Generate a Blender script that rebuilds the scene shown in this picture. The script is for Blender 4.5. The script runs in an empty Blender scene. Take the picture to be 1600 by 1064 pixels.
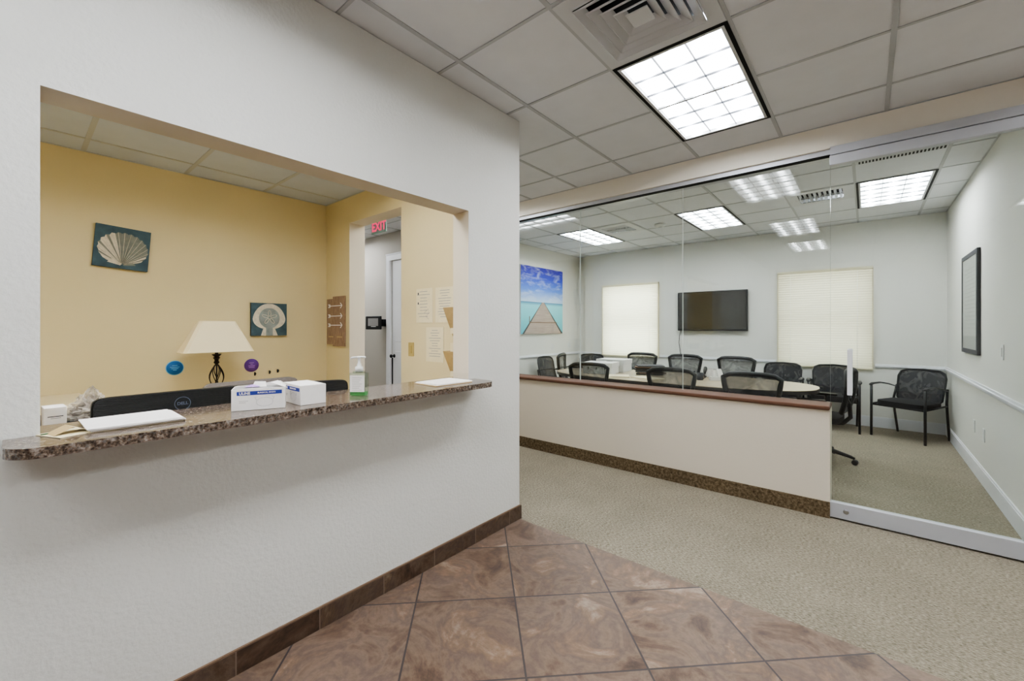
import bpy, bmesh, math, random
from mathutils import Vector, Matrix
random.seed(7)
S = bpy.context.scene
COL = S.collection
PI = math.pi

# ------------------------------------------------------------------ materials
def lin(c):
    return tuple(((x / 12.92) if x <= .04045 else ((x + .055) / 1.055) ** 2.4) for x in [v / 255 for v in c]) + (1,)

def mat(name, rgb, rough=.6, metal=0, noise=0, nscale=20, bump=0, bscale=80, spec=.5, bdist=.01, detail=4):
    m = bpy.data.materials.new(name); m.use_nodes = True
    nt = m.node_tree; N = nt.nodes; L = nt.links
    b = N['Principled BSDF']; c = lin(rgb)
    b.inputs['Base Color'].default_value = c
    b.inputs['Roughness'].default_value = rough
    b.inputs['Metallic'].default_value = metal
    b.inputs['Specular IOR Level'].default_value = spec
    if noise or bump:
        tc = N.new('ShaderNodeTexCoord')
    if noise:
        t = N.new('ShaderNodeTexNoise'); t.inputs['Scale'].default_value = nscale; t.inputs['Detail'].default_value = 3
        L.new(tc.outputs['Object'], t.inputs['Vector'])
        r = N.new('ShaderNodeMapRange'); r.inputs['From Min'].default_value = .3; r.inputs['From Max'].default_value = .7
        r.inputs['To Min'].default_value = 1 - noise; r.inputs['To Max'].default_value = 1 + noise
        L.new(t.outputs['Fac'], r.inputs['Value'])
        mx = N.new('ShaderNodeMix'); mx.data_type = 'RGBA'; mx.blend_type = 'MULTIPLY'; mx.inputs['Factor'].default_value = 1
        mx.inputs[6].default_value = c; L.new(r.outputs['Result'], mx.inputs[7])
        L.new(mx.outputs[2], b.inputs['Base Color'])
    if bump:
        t2 = N.new('ShaderNodeTexNoise'); t2.inputs['Scale'].default_value = bscale; t2.inputs['Detail'].default_value = detail
        L.new(tc.outputs['Object'], t2.inputs['Vector'])
        bp = N.new('ShaderNodeBump'); bp.inputs['Strength'].default_value = bump; bp.inputs['Distance'].default_value = bdist
        L.new(t2.outputs['Fac'], bp.inputs['Height']); L.new(bp.outputs['Normal'], b.inputs['Normal'])
    return m

def nmath(nt, op, a, b=None, c=None):
    n = nt.nodes.new('ShaderNodeMath'); n.operation = op
    for i, v in enumerate((a, b, c)):
        if v is None: continue
        if isinstance(v, (int, float)): n.inputs[i].default_value = v
        else: nt.links.new(v, n.inputs[i])
    return n.outputs[0]

def ramp(nt, fac, stops):
    r = nt.nodes.new('ShaderNodeValToRGB'); e = r.color_ramp.elements
    e[0].position = stops[0][0]; e[0].color = lin(stops[0][1])
    e[1].position = stops[-1][0]; e[1].color = lin(stops[-1][1])
    for p, c in stops[1:-1]:
        x = e.new(p); x.color = lin(c)
    nt.links.new(fac, r.inputs['Fac']); return r.outputs['Color']

def newmat(name):
    m = bpy.data.materials.new(name); m.use_nodes = True
    nt = m.node_tree; b = nt.nodes['Principled BSDF']
    tc = nt.nodes.new('ShaderNodeTexCoord'); sp = nt.nodes.new('ShaderNodeSeparateXYZ')
    nt.links.new(tc.outputs['Object'], sp.inputs[0])
    return m, nt, b, tc.outputs['Object'], sp.outputs

def noise(nt, vec, scale, detail=4, rough=.5, dist=0):
    t = nt.nodes.new('ShaderNodeTexNoise'); t.inputs['Scale'].default_value = scale
    t.inputs['Detail'].default_value = detail; t.inputs['Roughness'].default_value = rough; t.inputs['Distortion'].default_value = dist
    nt.links.new(vec, t.inputs['Vector']); return t.outputs['Fac']

def mixc(nt, fac, a, b, blend='MIX'):
    n = nt.nodes.new('ShaderNodeMix'); n.data_type = 'RGBA'; n.blend_type = blend
    for i, v in ((0, fac), (6, a), (7, b)):
        if isinstance(v, (int, float)): n.inputs[i].default_value = v
        elif isinstance(v, tuple): n.inputs[i].default_value = v
        else: nt.links.new(v, n.inputs[i])
    return n.outputs[2]

def bumpn(nt, b, h, strength, dist):
    bp = nt.nodes.new('ShaderNodeBump'); bp.inputs['Strength'].default_value = strength; bp.inputs['Distance'].default_value = dist
    nt.links.new(h, bp.inputs['Height']); nt.links.new(bp.outputs['Normal'], b.inputs['Normal'])

M = {}
M['wall_white'] = mat('wall_white', (219, 218, 213), .75, bump=.42, bscale=58, bdist=.006, detail=3, noise=.012, nscale=3)
M['wall_yellow'] = mat('wall_yellow', (215, 199, 158), .75, bump=.15, bscale=60, bdist=.004, noise=.015, nscale=2)
M['wall_jamb'] = mat('wall_jamb', (218, 206, 186), .75, bump=.15, bscale=60, bdist=.004)
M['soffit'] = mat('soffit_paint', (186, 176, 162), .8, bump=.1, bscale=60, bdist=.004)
M['wall_gray'] = mat('wall_gray', (206, 206, 199), .75, bump=.15, bscale=60, bdist=.004, noise=.01, nscale=2)
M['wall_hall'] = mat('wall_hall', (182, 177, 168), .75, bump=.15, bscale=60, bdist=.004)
M['wall_conf'] = mat('wall_conference', (222, 221, 214), .72, bump=.12, bscale=55, bdist=.004, noise=.01, nscale=2)
M['wall_cream'] = mat('wall_cream', (216, 206, 190), .75, bump=.2, bscale=50, bdist=.004)
M['beige'] = mat('beige_header', (246, 239, 226), .75, bump=.1, bscale=50, bdist=.003)
M['trim'] = mat('white_trim', (226, 227, 230), .4)
M['white'] = mat('white_plastic', (225, 225, 222), .45)
M['ceil'] = mat('ceiling_tile', (221, 222, 225), .9, noise=.02, nscale=6, bump=.1, bscale=300, bdist=.001)
M['tee'] = mat('ceiling_tee', (184, 186, 188), .6)  # greyer than the tiles: edge shadow put into the tee colour
M['black'] = mat('black_plastic', (17, 18, 20), .45)
M['blackmetal'] = mat('black_metal', (22, 23, 25), .4, metal=.3)
M['blackfab'] = mat('black_fabric', (24, 25, 28), .9, bump=.4, bscale=400, bdist=.002)
M['greyfab'] = mat('grey_fabric', (104, 97, 93), .95, bump=.4, bscale=300, bdist=.003, noise=.08, nscale=60)
M['alu'] = mat('brushed_aluminium', (196, 197, 203), .45, metal=.35)
M['vent'] = mat('vent_paint', (206, 207, 209), .5)
M['louver'] = mat('louver_edge', (70, 74, 82), .5)
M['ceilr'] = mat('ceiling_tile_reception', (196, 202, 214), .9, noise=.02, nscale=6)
M['dark'] = mat('dark_gap', (12, 12, 12), .9)
M['paper'] = mat('paper', (236, 232, 228), .8, noise=.02, nscale=30)
M['paper2'] = mat('cream_paper', (224, 212, 178), .8, noise=.03, nscale=30)
M['kraft'] = mat('kraft_card', (190, 165, 120), .8, noise=.05, nscale=40)
M['ink'] = mat('faint_ink', (150, 148, 146), .8)
M['inkdark'] = mat('dark_ink', (70, 70, 74), .8)
M['blue'] = mat('label_blue', (44, 62, 150), .5)
M['stickerblue'] = mat('sticker_blue', (24, 104, 178), .4)
M['stickerrim'] = mat('sticker_rim', (120, 190, 225), .4)
M['purple'] = mat('sticker_purple', (104, 62, 150), .4)
M['lilac'] = mat('sticker_lilac', (170, 130, 205), .5)
M['cream'] = mat('cream_laminate', (222, 208, 172), .5)
M['iron'] = mat('wrought_iron', (34, 22, 18), .5, metal=.4)
M['shade'] = mat('linen_shade', (240, 226, 190), .9, bump=.2, bscale=400, bdist=.001)
M['teal'] = mat('teal_canvas', (66, 88, 98), .8, noise=.25, nscale=14)
M['tealedge'] = mat('canvas_edge', (60, 62, 58), .8)
M['shellw'] = mat('shell_light', (205, 196, 178), .8, noise=.12, nscale=50)
M['shelld'] = mat('shell_dark', (122, 124, 116), .8, noise=.15, nscale=40)
M['dollar'] = mat('dollar_centre', (138, 146, 144), .8, noise=.2, nscale=18)
M['chrome'] = mat('chrome', (200, 200, 205), .2, metal=1)
M['almond'] = mat('almond_plate', (176, 156, 100), .4)
M['bark'] = mat('soft_brown', (120, 96, 78), .8)
M['green'] = mat('green_leaf', (70, 96, 62), .7)

def wood(name, a, b, rough=.35, sc=(2, 30, 30)):
    m, nt, bs, oc, xyz = newmat(name)
    mp = nt.nodes.new('ShaderNodeMapping'); mp.inputs['Scale'].default_value = sc; nt.links.new(oc, mp.inputs[0])
    f = noise(nt, mp.outputs[0], 3, 5, .6, .6)
    nt.links.new(ramp(nt, f, [(.3, a), (.7, b)]), bs.inputs['Base Color']); bs.inputs['Roughness'].default_value = rough
    return m
M['woodcap'] = wood('wood_cap', (80, 50, 34), (112, 76, 54), .65)
M['tabletop'] = wood('table_laminate', (176, 158, 132), (202, 186, 158), .22)
M['tabledge'] = mat('table_edge_dark', (60, 54, 52), .4)
M['plank'] = wood('barn_wood', (124, 100, 82), (168, 142, 118), .9, (30, 30, 4))
M['pier'] = wood('pier_planks', (150, 132, 124), (196, 178, 164), .6, (1, 1, 60))

# carpet
def carpet(name, c1, c2, c3, sc=1.0):
    m, nt, b, oc, xyz = newmat(name)
    mp = nt.nodes.new('ShaderNodeMapping'); mp.inputs['Scale'].default_value = (60 * sc, 150 * sc, 60 * sc); nt.links.new(oc, mp.inputs[0])
    f = noise(nt, mp.outputs[0], 1, 3, .7)
    col = ramp(nt, f, [(.3, c1), (.5, c2), (.7, c3)])
    g = noise(nt, oc, 3.5, 4, .6)
    r = nmath(nt, 'MULTIPLY_ADD', g, .34, .83)
    col = mixc(nt, 1., col, r, 'MULTIPLY')
    nt.links.new(col, b.inputs['Base Color']); b.inputs['Roughness'].default_value = .95; b.inputs['Specular IOR Level'].default_value = .1
    bumpn(nt, b, f, .6, .004); return m
M['carpet'] = carpet('carpet_berber', (92, 84, 72), (138, 130, 114), (168, 160, 144))
M['carpetbase'] = carpet('carpet_base', (66, 54, 40), (104, 90, 70), (136, 120, 98), .8)

# slate tile, diagonal
def slate(name, diag=True, dark=1.0):
    m, nt, b, oc, xyz = newmat(name)
    X, Y, Z = xyz
    s = .4915
    if diag:
        dx = nmath(nt, 'ADD', X, 1.0125); dy = nmath(nt, 'ADD', Y, -1.980)
        k = 1 / (math.sqrt(2) * s)
        u = nmath(nt, 'MULTIPLY', nmath(nt, 'ADD', dx, dy), k); v = nmath(nt, 'MULTIPLY', nmath(nt, 'SUBTRACT', dx, dy), k)
    else:
        u = nmath(nt, 'MULTIPLY', nmath(nt, 'ADD', Y, -.23), 1 / .33); v = nmath(nt, 'ADD', nmath(nt, 'MULTIPLY', Z, 1.0), .5)
    fu = nmath(nt, 'FRACT', u); fv = nmath(nt, 'FRACT', v)
    du = nmath(nt, 'ABSOLUTE', nmath(nt, 'SUBTRACT', fu, .5)); dv = nmath(nt, 'ABSOLUTE', nmath(nt, 'SUBTRACT', fv, .5))
    e = nmath(nt, 'MAXIMUM', du, dv) if diag else du
    grout = nmath(nt, 'GREATER_THAN', e, .4915 if diag else .492)
    cid = nt.nodes.new('ShaderNodeCombineXYZ'); nt.links.new(nmath(nt, 'FLOOR', u), cid.inputs[0]); nt.links.new(nmath(nt, 'FLOOR', v), cid.inputs[1])
    wn = nt.nodes.new('ShaderNodeTexWhiteNoise'); nt.links.new(cid.outputs[0], wn.inputs['Vector'])
    off = nt.nodes.new('ShaderNodeVectorMath'); off.operation = 'MULTIPLY_ADD'
    nt.links.new(wn.outputs['Color'], off.inputs[0]); off.inputs[1].default_value = (9, 9, 9); nt.links.new(oc, off.inputs[2])
    f = noise(nt, off.outputs[0], 3.2, 12, .66, .8)
    q = lambda c: tuple(int(x * dark) for x in c)
    col = ramp(nt, f, [(.32, q((62, 47, 38))), (.42, q((104, 80, 62))), (.49, q((128, 106, 88))), (.54, q((108, 88, 76))), (.60, q((130, 104, 82))), (.69, q((168, 150, 132)))])
    h = noise(nt, off.outputs[0], 1.8, 8, .6, .5)
    col = mixc(nt, nmath(nt, 'MULTIPLY', h, .34 if diag else .12), col, lin(q((112, 106, 106))))
    br = nmath(nt, 'MULTIPLY_ADD', wn.outputs['Value'], .16, .92)
    col = mixc(nt, 1., col, br, 'MULTIPLY')
    fine = nmath(nt, 'MULTIPLY_ADD', noise(nt, oc, 38, 6, .7), .7, .65)
    col = mixc(nt, 1., col, fine, 'MULTIPLY')
    col = mixc(nt, grout, col, lin((70, 64, 62) if diag else (120, 104, 92)))
    nt.links.new(col, b.inputs['Base Color']); b.inputs['Roughness'].default_value = .42; b.inputs['Specular IOR Level'].default_value = .35
    hh = nmath(nt, 'SUBTRACT', f, nmath(nt, 'MULTIPLY', grout, .5)); bumpn(nt, b, hh, .35, .006)
    return m
M['slate'] = slate('slate_tile'); M['slatebase'] = slate('slate_base', False, .78)

# granite
m, nt, b, oc, xyz = newmat('granite')
f1 = noise(nt, oc, 70, 4, .7); f2 = noise(nt, oc, 26, 4, .6, .5)
vo = nt.nodes.new('ShaderNodeTexVoronoi'); vo.inputs['Scale'].default_value = 110; nt.links.new(oc, vo.inputs['Vector'])
col = ramp(nt, f1, [(.38, (14, 13, 14)), (.47, (60, 50, 44)), (.55, (124, 106, 90)), (.70, (190, 182, 176))])
col = mixc(nt, nmath(nt, 'MULTIPLY', f2, .8), col, ramp(nt, vo.outputs['Distance'], [(.1, (26, 24, 24)), (.5, (112, 92, 76)), (.8, (146, 140, 134))]))
nt.links.new(col, b.inputs['Base Color']); b.inputs['Roughness'].default_value = .12; M['granite'] = m

# glass (thin sheet: transparent + fresnel reflection on either face)
def glassmat(name, tint=(.95, .975, .965, 1), f0=.04, rough=0.0):
    m = bpy.data.materials.new(name); m.use_nodes = True; nt = m.node_tree; nt.nodes.remove(nt.nodes['Principled BSDF'])
    out = nt.nodes['Material Output']
    g = nt.nodes.new('ShaderNodeNewGeometry'); d = nt.nodes.new('ShaderNodeVectorMath'); d.operation = 'DOT_PRODUCT'
    nt.links.new(g.outputs['Normal'], d.inputs[0]); nt.links.new(g.outputs['Incoming'], d.inputs[1])
    c = nmath(nt, 'ABSOLUTE', d.outputs['Value'])
    p = nmath(nt, 'POWER', nmath(nt, 'SUBTRACT', 1., c), 5.)
    F = nmath(nt, 'MULTIPLY_ADD', p, 1 - f0, f0)
    tr = nt.nodes.new('ShaderNodeBsdfTransparent'); tr.inputs[0].default_value = tint
    gl = nt.nodes.new('ShaderNodeBsdfGlossy'); gl.inputs['Roughness'].default_value = rough
    mx = nt.nodes.new('ShaderNodeMixShader'); nt.links.new(F, mx.inputs[0]); nt.links.new(tr.outputs[0], mx.inputs[1]); nt.links.new(gl.outputs[0], mx.inputs[2])
    nt.links.new(mx.outputs[0], out.inputs[0]); return m
M['glass'] = glassmat('clear_glass')
M['glassedge'] = mat('glass_edge', (206, 214, 208), .2)
M['bottle'] = glassmat('clear_bottle', (.86, .93, .88, 1), .05, .02)
M['gel'] = glassmat('green_gel', (.45, .85, .55, 1), .05, .05)

def meshfab(name, rgb, alpha, scale=500):
    m, nt, b, oc, xyz = newmat(name)
    b.inputs['Base Color'].default_value = lin(rgb); b.inputs['Roughness'].default_value = .7
    w = nt.nodes.new('ShaderNodeTexNoise'); w.inputs['Scale'].default_value = 7; w.inputs['Detail'].default_value = 1; w.inputs['Distortion'].default_value = 2.5
    nt.links.new(oc, w.inputs['Vector'])
    a = nmath(nt, 'MULTIPLY_ADD', w.outputs['Fac'], .5, alpha - .25); nt.links.new(a, b.inputs['Alpha']); return m
M['film'] = meshfab('plastic_film', (205, 196, 182), .42)
M['mesh'] = meshfab('chair_mesh', (30, 32, 37), .70)
M['meshdark'] = meshfab('chair_mesh_dense', (24, 25, 32), .90)

# translucent slats
m = bpy.data.materials.new('blind_slat'); m.use_nodes = True; nt = m.node_tree
b = nt.nodes['Principled BSDF']; b.inputs['Base Color'].default_value = lin((224, 217, 194)); b.inputs['Roughness'].default_value = .5
t = nt.nodes.new('ShaderNodeBsdfTranslucent'); t.inputs[0].default_value = lin((240, 237, 220))
mx = nt.nodes.new('ShaderNodeMixShader'); mx.inputs[0].default_value = .45
nt.links.new(b.outputs[0], mx.inputs[1]); nt.links.new(t.outputs[0], mx.inputs[2]); nt.links.new(mx.outputs[0], nt.nodes['Material Output'].inputs[0])
M['slat'] = m

# luminous troffer interior: three tube streaks, cells shaded
LE = 9.0
def trofmat(name, strength):
    m, nt, b, oc, xyz = newmat(name)
    X, Y, Z = xyz
    cx = nmath(nt, 'SUBTRACT', nmath(nt, 'FRACT', nmath(nt, 'MULTIPLY_ADD', X, 1 / .183, .5)), .5)
    g = nmath(nt, 'POWER', 2.718, nmath(nt, 'MULTIPLY', nmath(nt, 'POWER', nmath(nt, 'ABSOLUTE', nmath(nt, 'MULTIPLY', cx, 7.)), 2.), -1.))
    cy = nmath(nt, 'FRACT', nmath(nt, 'MULTIPLY', Y, 1 / .193))
    v = nmath(nt, 'MULTIPLY_ADD', cy, .16, .30)
    st = nmath(nt, 'MULTIPLY_ADD', g, nmath(nt, 'MULTIPLY_ADD', cy, 2.6, 1.1), v)
    st = nmath(nt, 'MULTIPLY', st, strength)
    b.inputs['Base Color'].default_value = (.6, .6, .62, 1); b.inputs['Emission Color'].default_value = (.93, .965, 1, 1)
    nt.links.new(st, b.inputs['Emission Strength']); return m
M['lamp'] = trofmat('troffer_glow', LE)
M['lamprec'] = trofmat('troffer_glow_dim', LE)
m, nt, b, oc, xyz = newmat('exit_red'); b.inputs['Base Color'].default_value = lin((225, 50, 90)); b.inputs['Emission Color'].default_value = lin((240, 60, 110)); b.inputs['Emission Strength'].default_value = .5; M['exit'] = m
M['exitplate'] = mat('exit_plate', (150, 190, 170), .2)

# sky picture
m, nt, b, oc, xyz = newmat('sky_print'); Z = xyz[2]
base = ramp(nt, nmath(nt, 'MULTIPLY', Z, 1 / .62), [(0., (190, 216, 240)), (.35, (88, 140, 232)), (.7, (30, 66, 205)), (1., (34, 26, 170))])
mp = nt.nodes.new('ShaderNodeMapping'); mp.inputs['Scale'].default_value = (1, 2.2, 7); nt.links.new(oc, mp.inputs[0])
cl = ramp(nt, noise(nt, mp.outputs[0], 1.5, 6, .6, .6), [(.48, (0, 0, 0)), (.72, (200, 200, 200))])
nt.links.new(mixc(nt, cl, base, lin((222, 232, 246))), b.inputs['Base Color']); M['skyprint'] = m
m, nt, b, oc, xyz = newmat('sea_print')
nt.links.new(ramp(nt, nmath(nt, 'MULTIPLY_ADD', xyz[2], 1 / .62, 1.), [(0., (80, 178, 196)), (.5, (120, 208, 218)), (.9, (140, 220, 230)), (1., (70, 130, 180))]), b.inputs['Base Color']); M['seaprint'] = m

# ------------------------------------------------------------------ mesh builder
class MB:
    def __init__(s): s.bm = bmesh.new(); s.mats = []
    def mi(s, m):
        if m not in s.mats: s.mats.append(m)
        return s.mats.index(m)
    def faces(s, vs, fs, m, smooth=False, T=None):
        bv = [s.bm.verts.new((T @ Vector(v)) if T else v) for v in vs]; i = s.mi(m); out = []
        for f in fs:
            try: q = s.bm.faces.new([bv[k] for k in f])
            except ValueError: continue
            q.material_index = i; q.smooth = smooth; out.append(q)
        return out
    def box(s, x0, x1, y0, y1, z0, z1, m, T=None, fm=None):
        x0, x1 = min(x0, x1), max(x0, x1); y0, y1 = min(y0, y1), max(y0, y1); z0, z1 = min(z0, z1), max(z0, z1)
        v = [(x0, y0, z0), (x1, y0, z0), (x1, y1, z0), (x0, y1, z0), (x0, y0, z1), (x1, y0, z1), (x1, y1, z1), (x0, y1, z1)]
        f = {'-z': (0, 3, 2, 1), '+z': (4, 5, 6, 7), '-y': (0, 1, 5, 4), '+x': (1, 2, 6, 5), '+y': (2, 3, 7, 6), '-x': (3, 0, 4, 7)}
        fs = s.faces(v, list(f.values()), m, T=T)
        if fm:
            for k, q in zip(f.keys(), fs):
                if k in fm: q.material_index = s.mi(fm[k])
        return s
    def cb(s, c, d, m, T=None): return s.box(c[0] - d[0] / 2, c[0] + d[0] / 2, c[1] - d[1] / 2, c[1] + d[1] / 2, c[2] - d[2] / 2, c[2] + d[2] / 2, m, T)
    def prism(s, pts, z0, z1, m, T=None, side=None, smooth=False):
        n = len(pts); v = [(x, y, z0) for x, y in pts] + [(x, y, z1) for x, y in pts]
        s.faces(v, [tuple(range(n))[::-1], tuple(range(n, 2 * n))], m, T=T)
        s.faces(v, [(i, (i + 1) % n, n + (i + 1) % n, n + i) for i in range(n)], side or m, smooth, T=T); return s
    def lathe(s, prof, m, n=24, T=None, smooth=True):
        vs = []; fs = []
        for r, z in prof:
            for k in range(n): a = 2 * PI * k / n; vs.append((r * math.cos(a), r * math.sin(a), z))
        for i in range(len(prof) - 1):
            for k in range(n): fs.append((i * n + k, i * n + (k + 1) % n, (i + 1) * n + (k + 1) % n, (i + 1) * n + k))
        fs.append(tuple(range(n))[::-1]); fs.append(tuple(range((len(prof) - 1) * n, len(prof) * n)))
        s.faces(vs, fs, m, smooth, T=T); return s
    def tube(s, pts, r, m, n=10, T=None, closed=False, flat=1.0):
        P = [Vector(p) for p in pts]; N = len(P); vs = []; fs = []
        rr = r if isinstance(r, (list, tuple)) else [r] * N
        up = Vector((0, 0, 1)); pn = None
        for i, p in enumerate(P):
            t = (P[(i + 1) % N] - P[i - 1]) if closed else (P[min(i + 1, N - 1)] - P[max(i - 1, 0)])
            t.normalize()
            if pn is None:
                a = up if abs(t.z) < .9 else Vector((0, 1, 0)); pn = (a - t * a.dot(t)).normalized()
            else: pn = (pn - t * pn.dot(t)).normalized()
            bn = t.cross(pn)
            for k in range(n):
                a = 2 * PI * k / n; vs.append(tuple(p + pn * math.cos(a) * rr[i] * flat + bn * math.sin(a) * rr[i]))
        for i in range(N if closed else N - 1):
            j = (i + 1) % N
            for k in range(n): fs.append((i * n + k, j * n + k, j * n + (k + 1) % n, i * n + (k + 1) % n))
        if not closed: fs.append(tuple(range(n))); fs.append(tuple(range((N - 1) * n, N * n))[::-1])
        s.faces(vs, fs, m, True, T=T); return s
    def grid(s, fn, nu, nv, m, smooth=True, T=None):
        vs = [fn(i / nu, j / nv) for j in range(nv + 1) for i in range(nu + 1)]
        fs = [(j * (nu + 1) + i, j * (nu + 1) + i + 1, (j + 1) * (nu + 1) + i + 1, (j + 1) * (nu + 1) + i) for j in range(nv) for i in range(nu)]
        s.faces(vs, fs, m, smooth, T=T); return s
    def poly(s, pts, m, T=None): s.faces(pts, [tuple(range(len(pts)))], m, T=T); return s
    def obj(s, name, parent=None, bevel=0, seg=2, solid=0, sub=0, origin=None):
        bmesh.ops.recalc_face_normals(s.bm, faces=s.bm.faces) if s.bm.faces and solid == 0 else None
        if origin: bmesh.ops.translate(s.bm, vec=-Vector(origin), verts=s.bm.verts)
        me = bpy.data.meshes.new(name); s.bm.to_mesh(me); s.bm.free()
        for k in s.mats: me.materials.append(M[k])
        o = bpy.data.objects.new(name, me); COL.objects.link(o)
        if origin: o.location = origin
        if parent: o.parent = parent
        if solid: q = o.modifiers.new('s', 'SOLIDIFY'); q.thickness = solid; q.offset = 0
        if bevel: q = o.modifiers.new('b', 'BEVEL'); q.width = bevel; q.segments = seg; q.limit_method = 'ANGLE'; q.angle_limit = .7
        if sub: q = o.modifiers.new('u', 'SUBSURF'); q.levels = q.render_levels = sub
        return o

def thing(name, label, cat, loc=(0, 0, 0), rz=0, group=None):
    o = bpy.data.objects.new(name, None); COL.objects.link(o); o.empty_display_size = .1
    o.location = loc; o.rotation_euler = (0, 0, rz); return tag(o, label, cat, group)
def tag(o, label, cat, group=None):
    o['label'] = label; o['category'] = cat
    if group: o['group'] = group
    return o
def struct(o, label=None):
    o['kind'] = 'structure'
    if label: o['label'] = label
    return o
def dup(root, loc, rz, label):
    r = root.copy(); COL.objects.link(r); r.location = loc; r.rotation_euler = (0, 0, rz); r['label'] = label
    for ch in list(root.children):
        c = ch.copy(); COL.objects.link(c); c.parent = r
        for g in list(ch.children):
            d = g.copy(); COL.objects.link(d); d.parent = c
    return r
def TR(loc=(0, 0, 0), rz=0, rx=0, ry=0):
    return Matrix.Translation(loc) @ Matrix.Rotation(rz, 4, 'Z') @ Matrix.Rotation(ry, 4, 'Y') @ Matrix.Rotation(rx, 4, 'X')
def text(s, size, m, name, parent, Mx, ext=.0004, bold=0, align='CENTER'):
    cu = bpy.data.curves.new('t', 'FONT'); cu.body = s; cu.size = size; cu.align_x = align; cu.align_y = 'CENTER'; cu.extrude = ext; cu.offset = bold
    to = bpy.data.objects.new('t', cu); COL.objects.link(to)
    dg = bpy.context.evaluated_depsgraph_get(); me = bpy.data.meshes.new_from_object(to.evaluated_get(dg)); me.transform(Mx)
    bpy.data.objects.remove(to); me.materials.clear(); me.materials.append(M[m]); me.name = name
    o = bpy.data.objects.new(name, me); COL.objects.link(o); o.parent = parent; return o
# text plane frames: faces -Y / +X / -X
FY = lambda x, y, z: Matrix.Translation((x, y, z)) @ Matrix.Rotation(PI / 2, 4, 'X')
FX = lambda x, y, z: Matrix.Translation((x, y, z)) @ Matrix.Rotation(PI / 2, 4, 'Z') @ Matrix.Rotation(PI / 2, 4, 'X')

def wall(name, axis, p0, p1, a0, a1, z0, z1, m, holes=(), fm=None, label=None):
    """axis 'x': slab between x=p0..p1 running along y a0..a1; axis 'y': the other way. holes (a0,a1,z0,z1)"""
    A = sorted({a0, a1, *[h[0] for h in holes], *[h[1] for h in holes]}); Zs = sorted({z0, z1, *[h[2] for h in holes], *[h[3] for h in holes]})
    mb = MB()
    for i in range(len(A) - 1):
        for j in range(len(Zs) - 1):
            ca, cz = (A[i] + A[i + 1]) / 2, (Zs[j] + Zs[j + 1]) / 2
            if any(h[0] < ca < h[1] and h[2] < cz < h[3] for h in holes): continue
            if axis == 'x': mb.box(p0, p1, A[i], A[i + 1], Zs[j], Zs[j + 1], m, fm=fm)
            else: mb.box(A[i], A[i + 1], p0, p1, Zs[j], Zs[j + 1], m, fm=fm)
    bmesh.ops.remove_doubles(mb.bm, verts=mb.bm.verts, dist=1e-5)
    # drop interior faces shared by neighbouring cells
    seen = {}
    for f in mb.bm.faces: seen.setdefault(tuple(round(c, 4) for c in f.calc_center_median()), []).append(f)
    bmesh.ops.delete(mb.bm, geom=[f for v in seen.values() if len(v) > 1 for f in v], context='FACES')
    return struct(mb.obj(name), label)

H = 2.8376; HR = 2.67; WX = -1.898; WI = -2.040; BX = -4.43; DY = 2.162; DE = 2.330; GY = 3.77; CY = 7.63; CX = .782; LX = -4.64
HZ0, HZ1 = 1.013, 2.095
EX, SY = 3.2, -4.6

# ------------------------------------------------------------------ shell
wall('wall_reception', 'x', WI, WX, SY, DE, 0, H, 'wall_white', holes=[(.05, 1.828, HZ0, HZ1)],
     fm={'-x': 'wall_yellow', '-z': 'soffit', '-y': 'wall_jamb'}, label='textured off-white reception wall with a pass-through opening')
wall('wall_reception_back', 'x', BX - .12, BX, -2.6, DY + .1, 0, H, 'wall_yellow')
wall('wall_reception_door', 'y', DY, DE, BX - .12, WI, 0, H, 'wall_jamb', holes=[(-3.952, -3.080, 0, 2.412)], fm={'-y': 'wall_yellow', '+y': 'wall_hall', '-x': 'wall_jamb', '+x': 'wall_jamb'})
wall('wall_reception_far', 'y', -2.72, -2.6, BX - .12, WI, 0, H, 'wall_yellow')
wall('wall_hall', 'y', GY, GY + .15, -8, LX, 0, H, 'wall_hall', holes=[(-5.62, -4.80, 0, 2.40)])
wall('wall_hall_near', 'y', DY, DE, -8, BX - .12, 0, H, 'wall_hall')
wall('wall_hall_end', 'x', -8.12, -8, DY, GY + .15, 0, H, 'wall_hall')
wall('wall_knee', 'y', GY, GY + .2, LX, -.2, 0, .77, 'wall_cream')
wall('wall_header', 'y', GY + .06, GY + .26, LX, CX, 2.672, H, 'beige')
wall('wall_east_stub', 'y', GY, GY + .2, CX, EX, 0, H, 'wall_cream')
wall('wall_east', 'x', EX, EX + .12, SY, GY + .2, 0, H, 'wall_white')
wall('wall_south', 'y', SY - .12, SY, WI, EX + .12, 0, H, 'wall_white')
wall('wall_conference_left', 'x', LX - .12, LX, GY + .15, CY + .1, 0, H, 'wall_conf')
wall('wall_conference_right', 'x', CX, CX + .12, GY + .2, CY + .2, 0, H, 'wall_conf')
W1 = (-4.035, -2.925, .83, 2.19); W2 = (-1.035, .055, .80, 2.20)
wall('wall_conference_back', 'y', CY, CY + .2, -4.46, CX, 0, H, 'wall_conf', holes=[W1, W2])
wall('wall_conference_corner', 'y', CY + .1, CY + .2, LX - .12, -4.46, 0, H, 'wall_conf')

mb = MB(); mb.box(-8, EX, -2.6, CY + .1, -.05, 0, 'carpet'); struct(mb.obj('floor_carpet'), 'beige berber carpet')
mb = MB(); mb.box(WX, EX, SY, 2.325, -.02, .0025, 'slate'); struct(mb.obj('floor_tile'), 'brown slate floor tiles laid diagonally')

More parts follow.
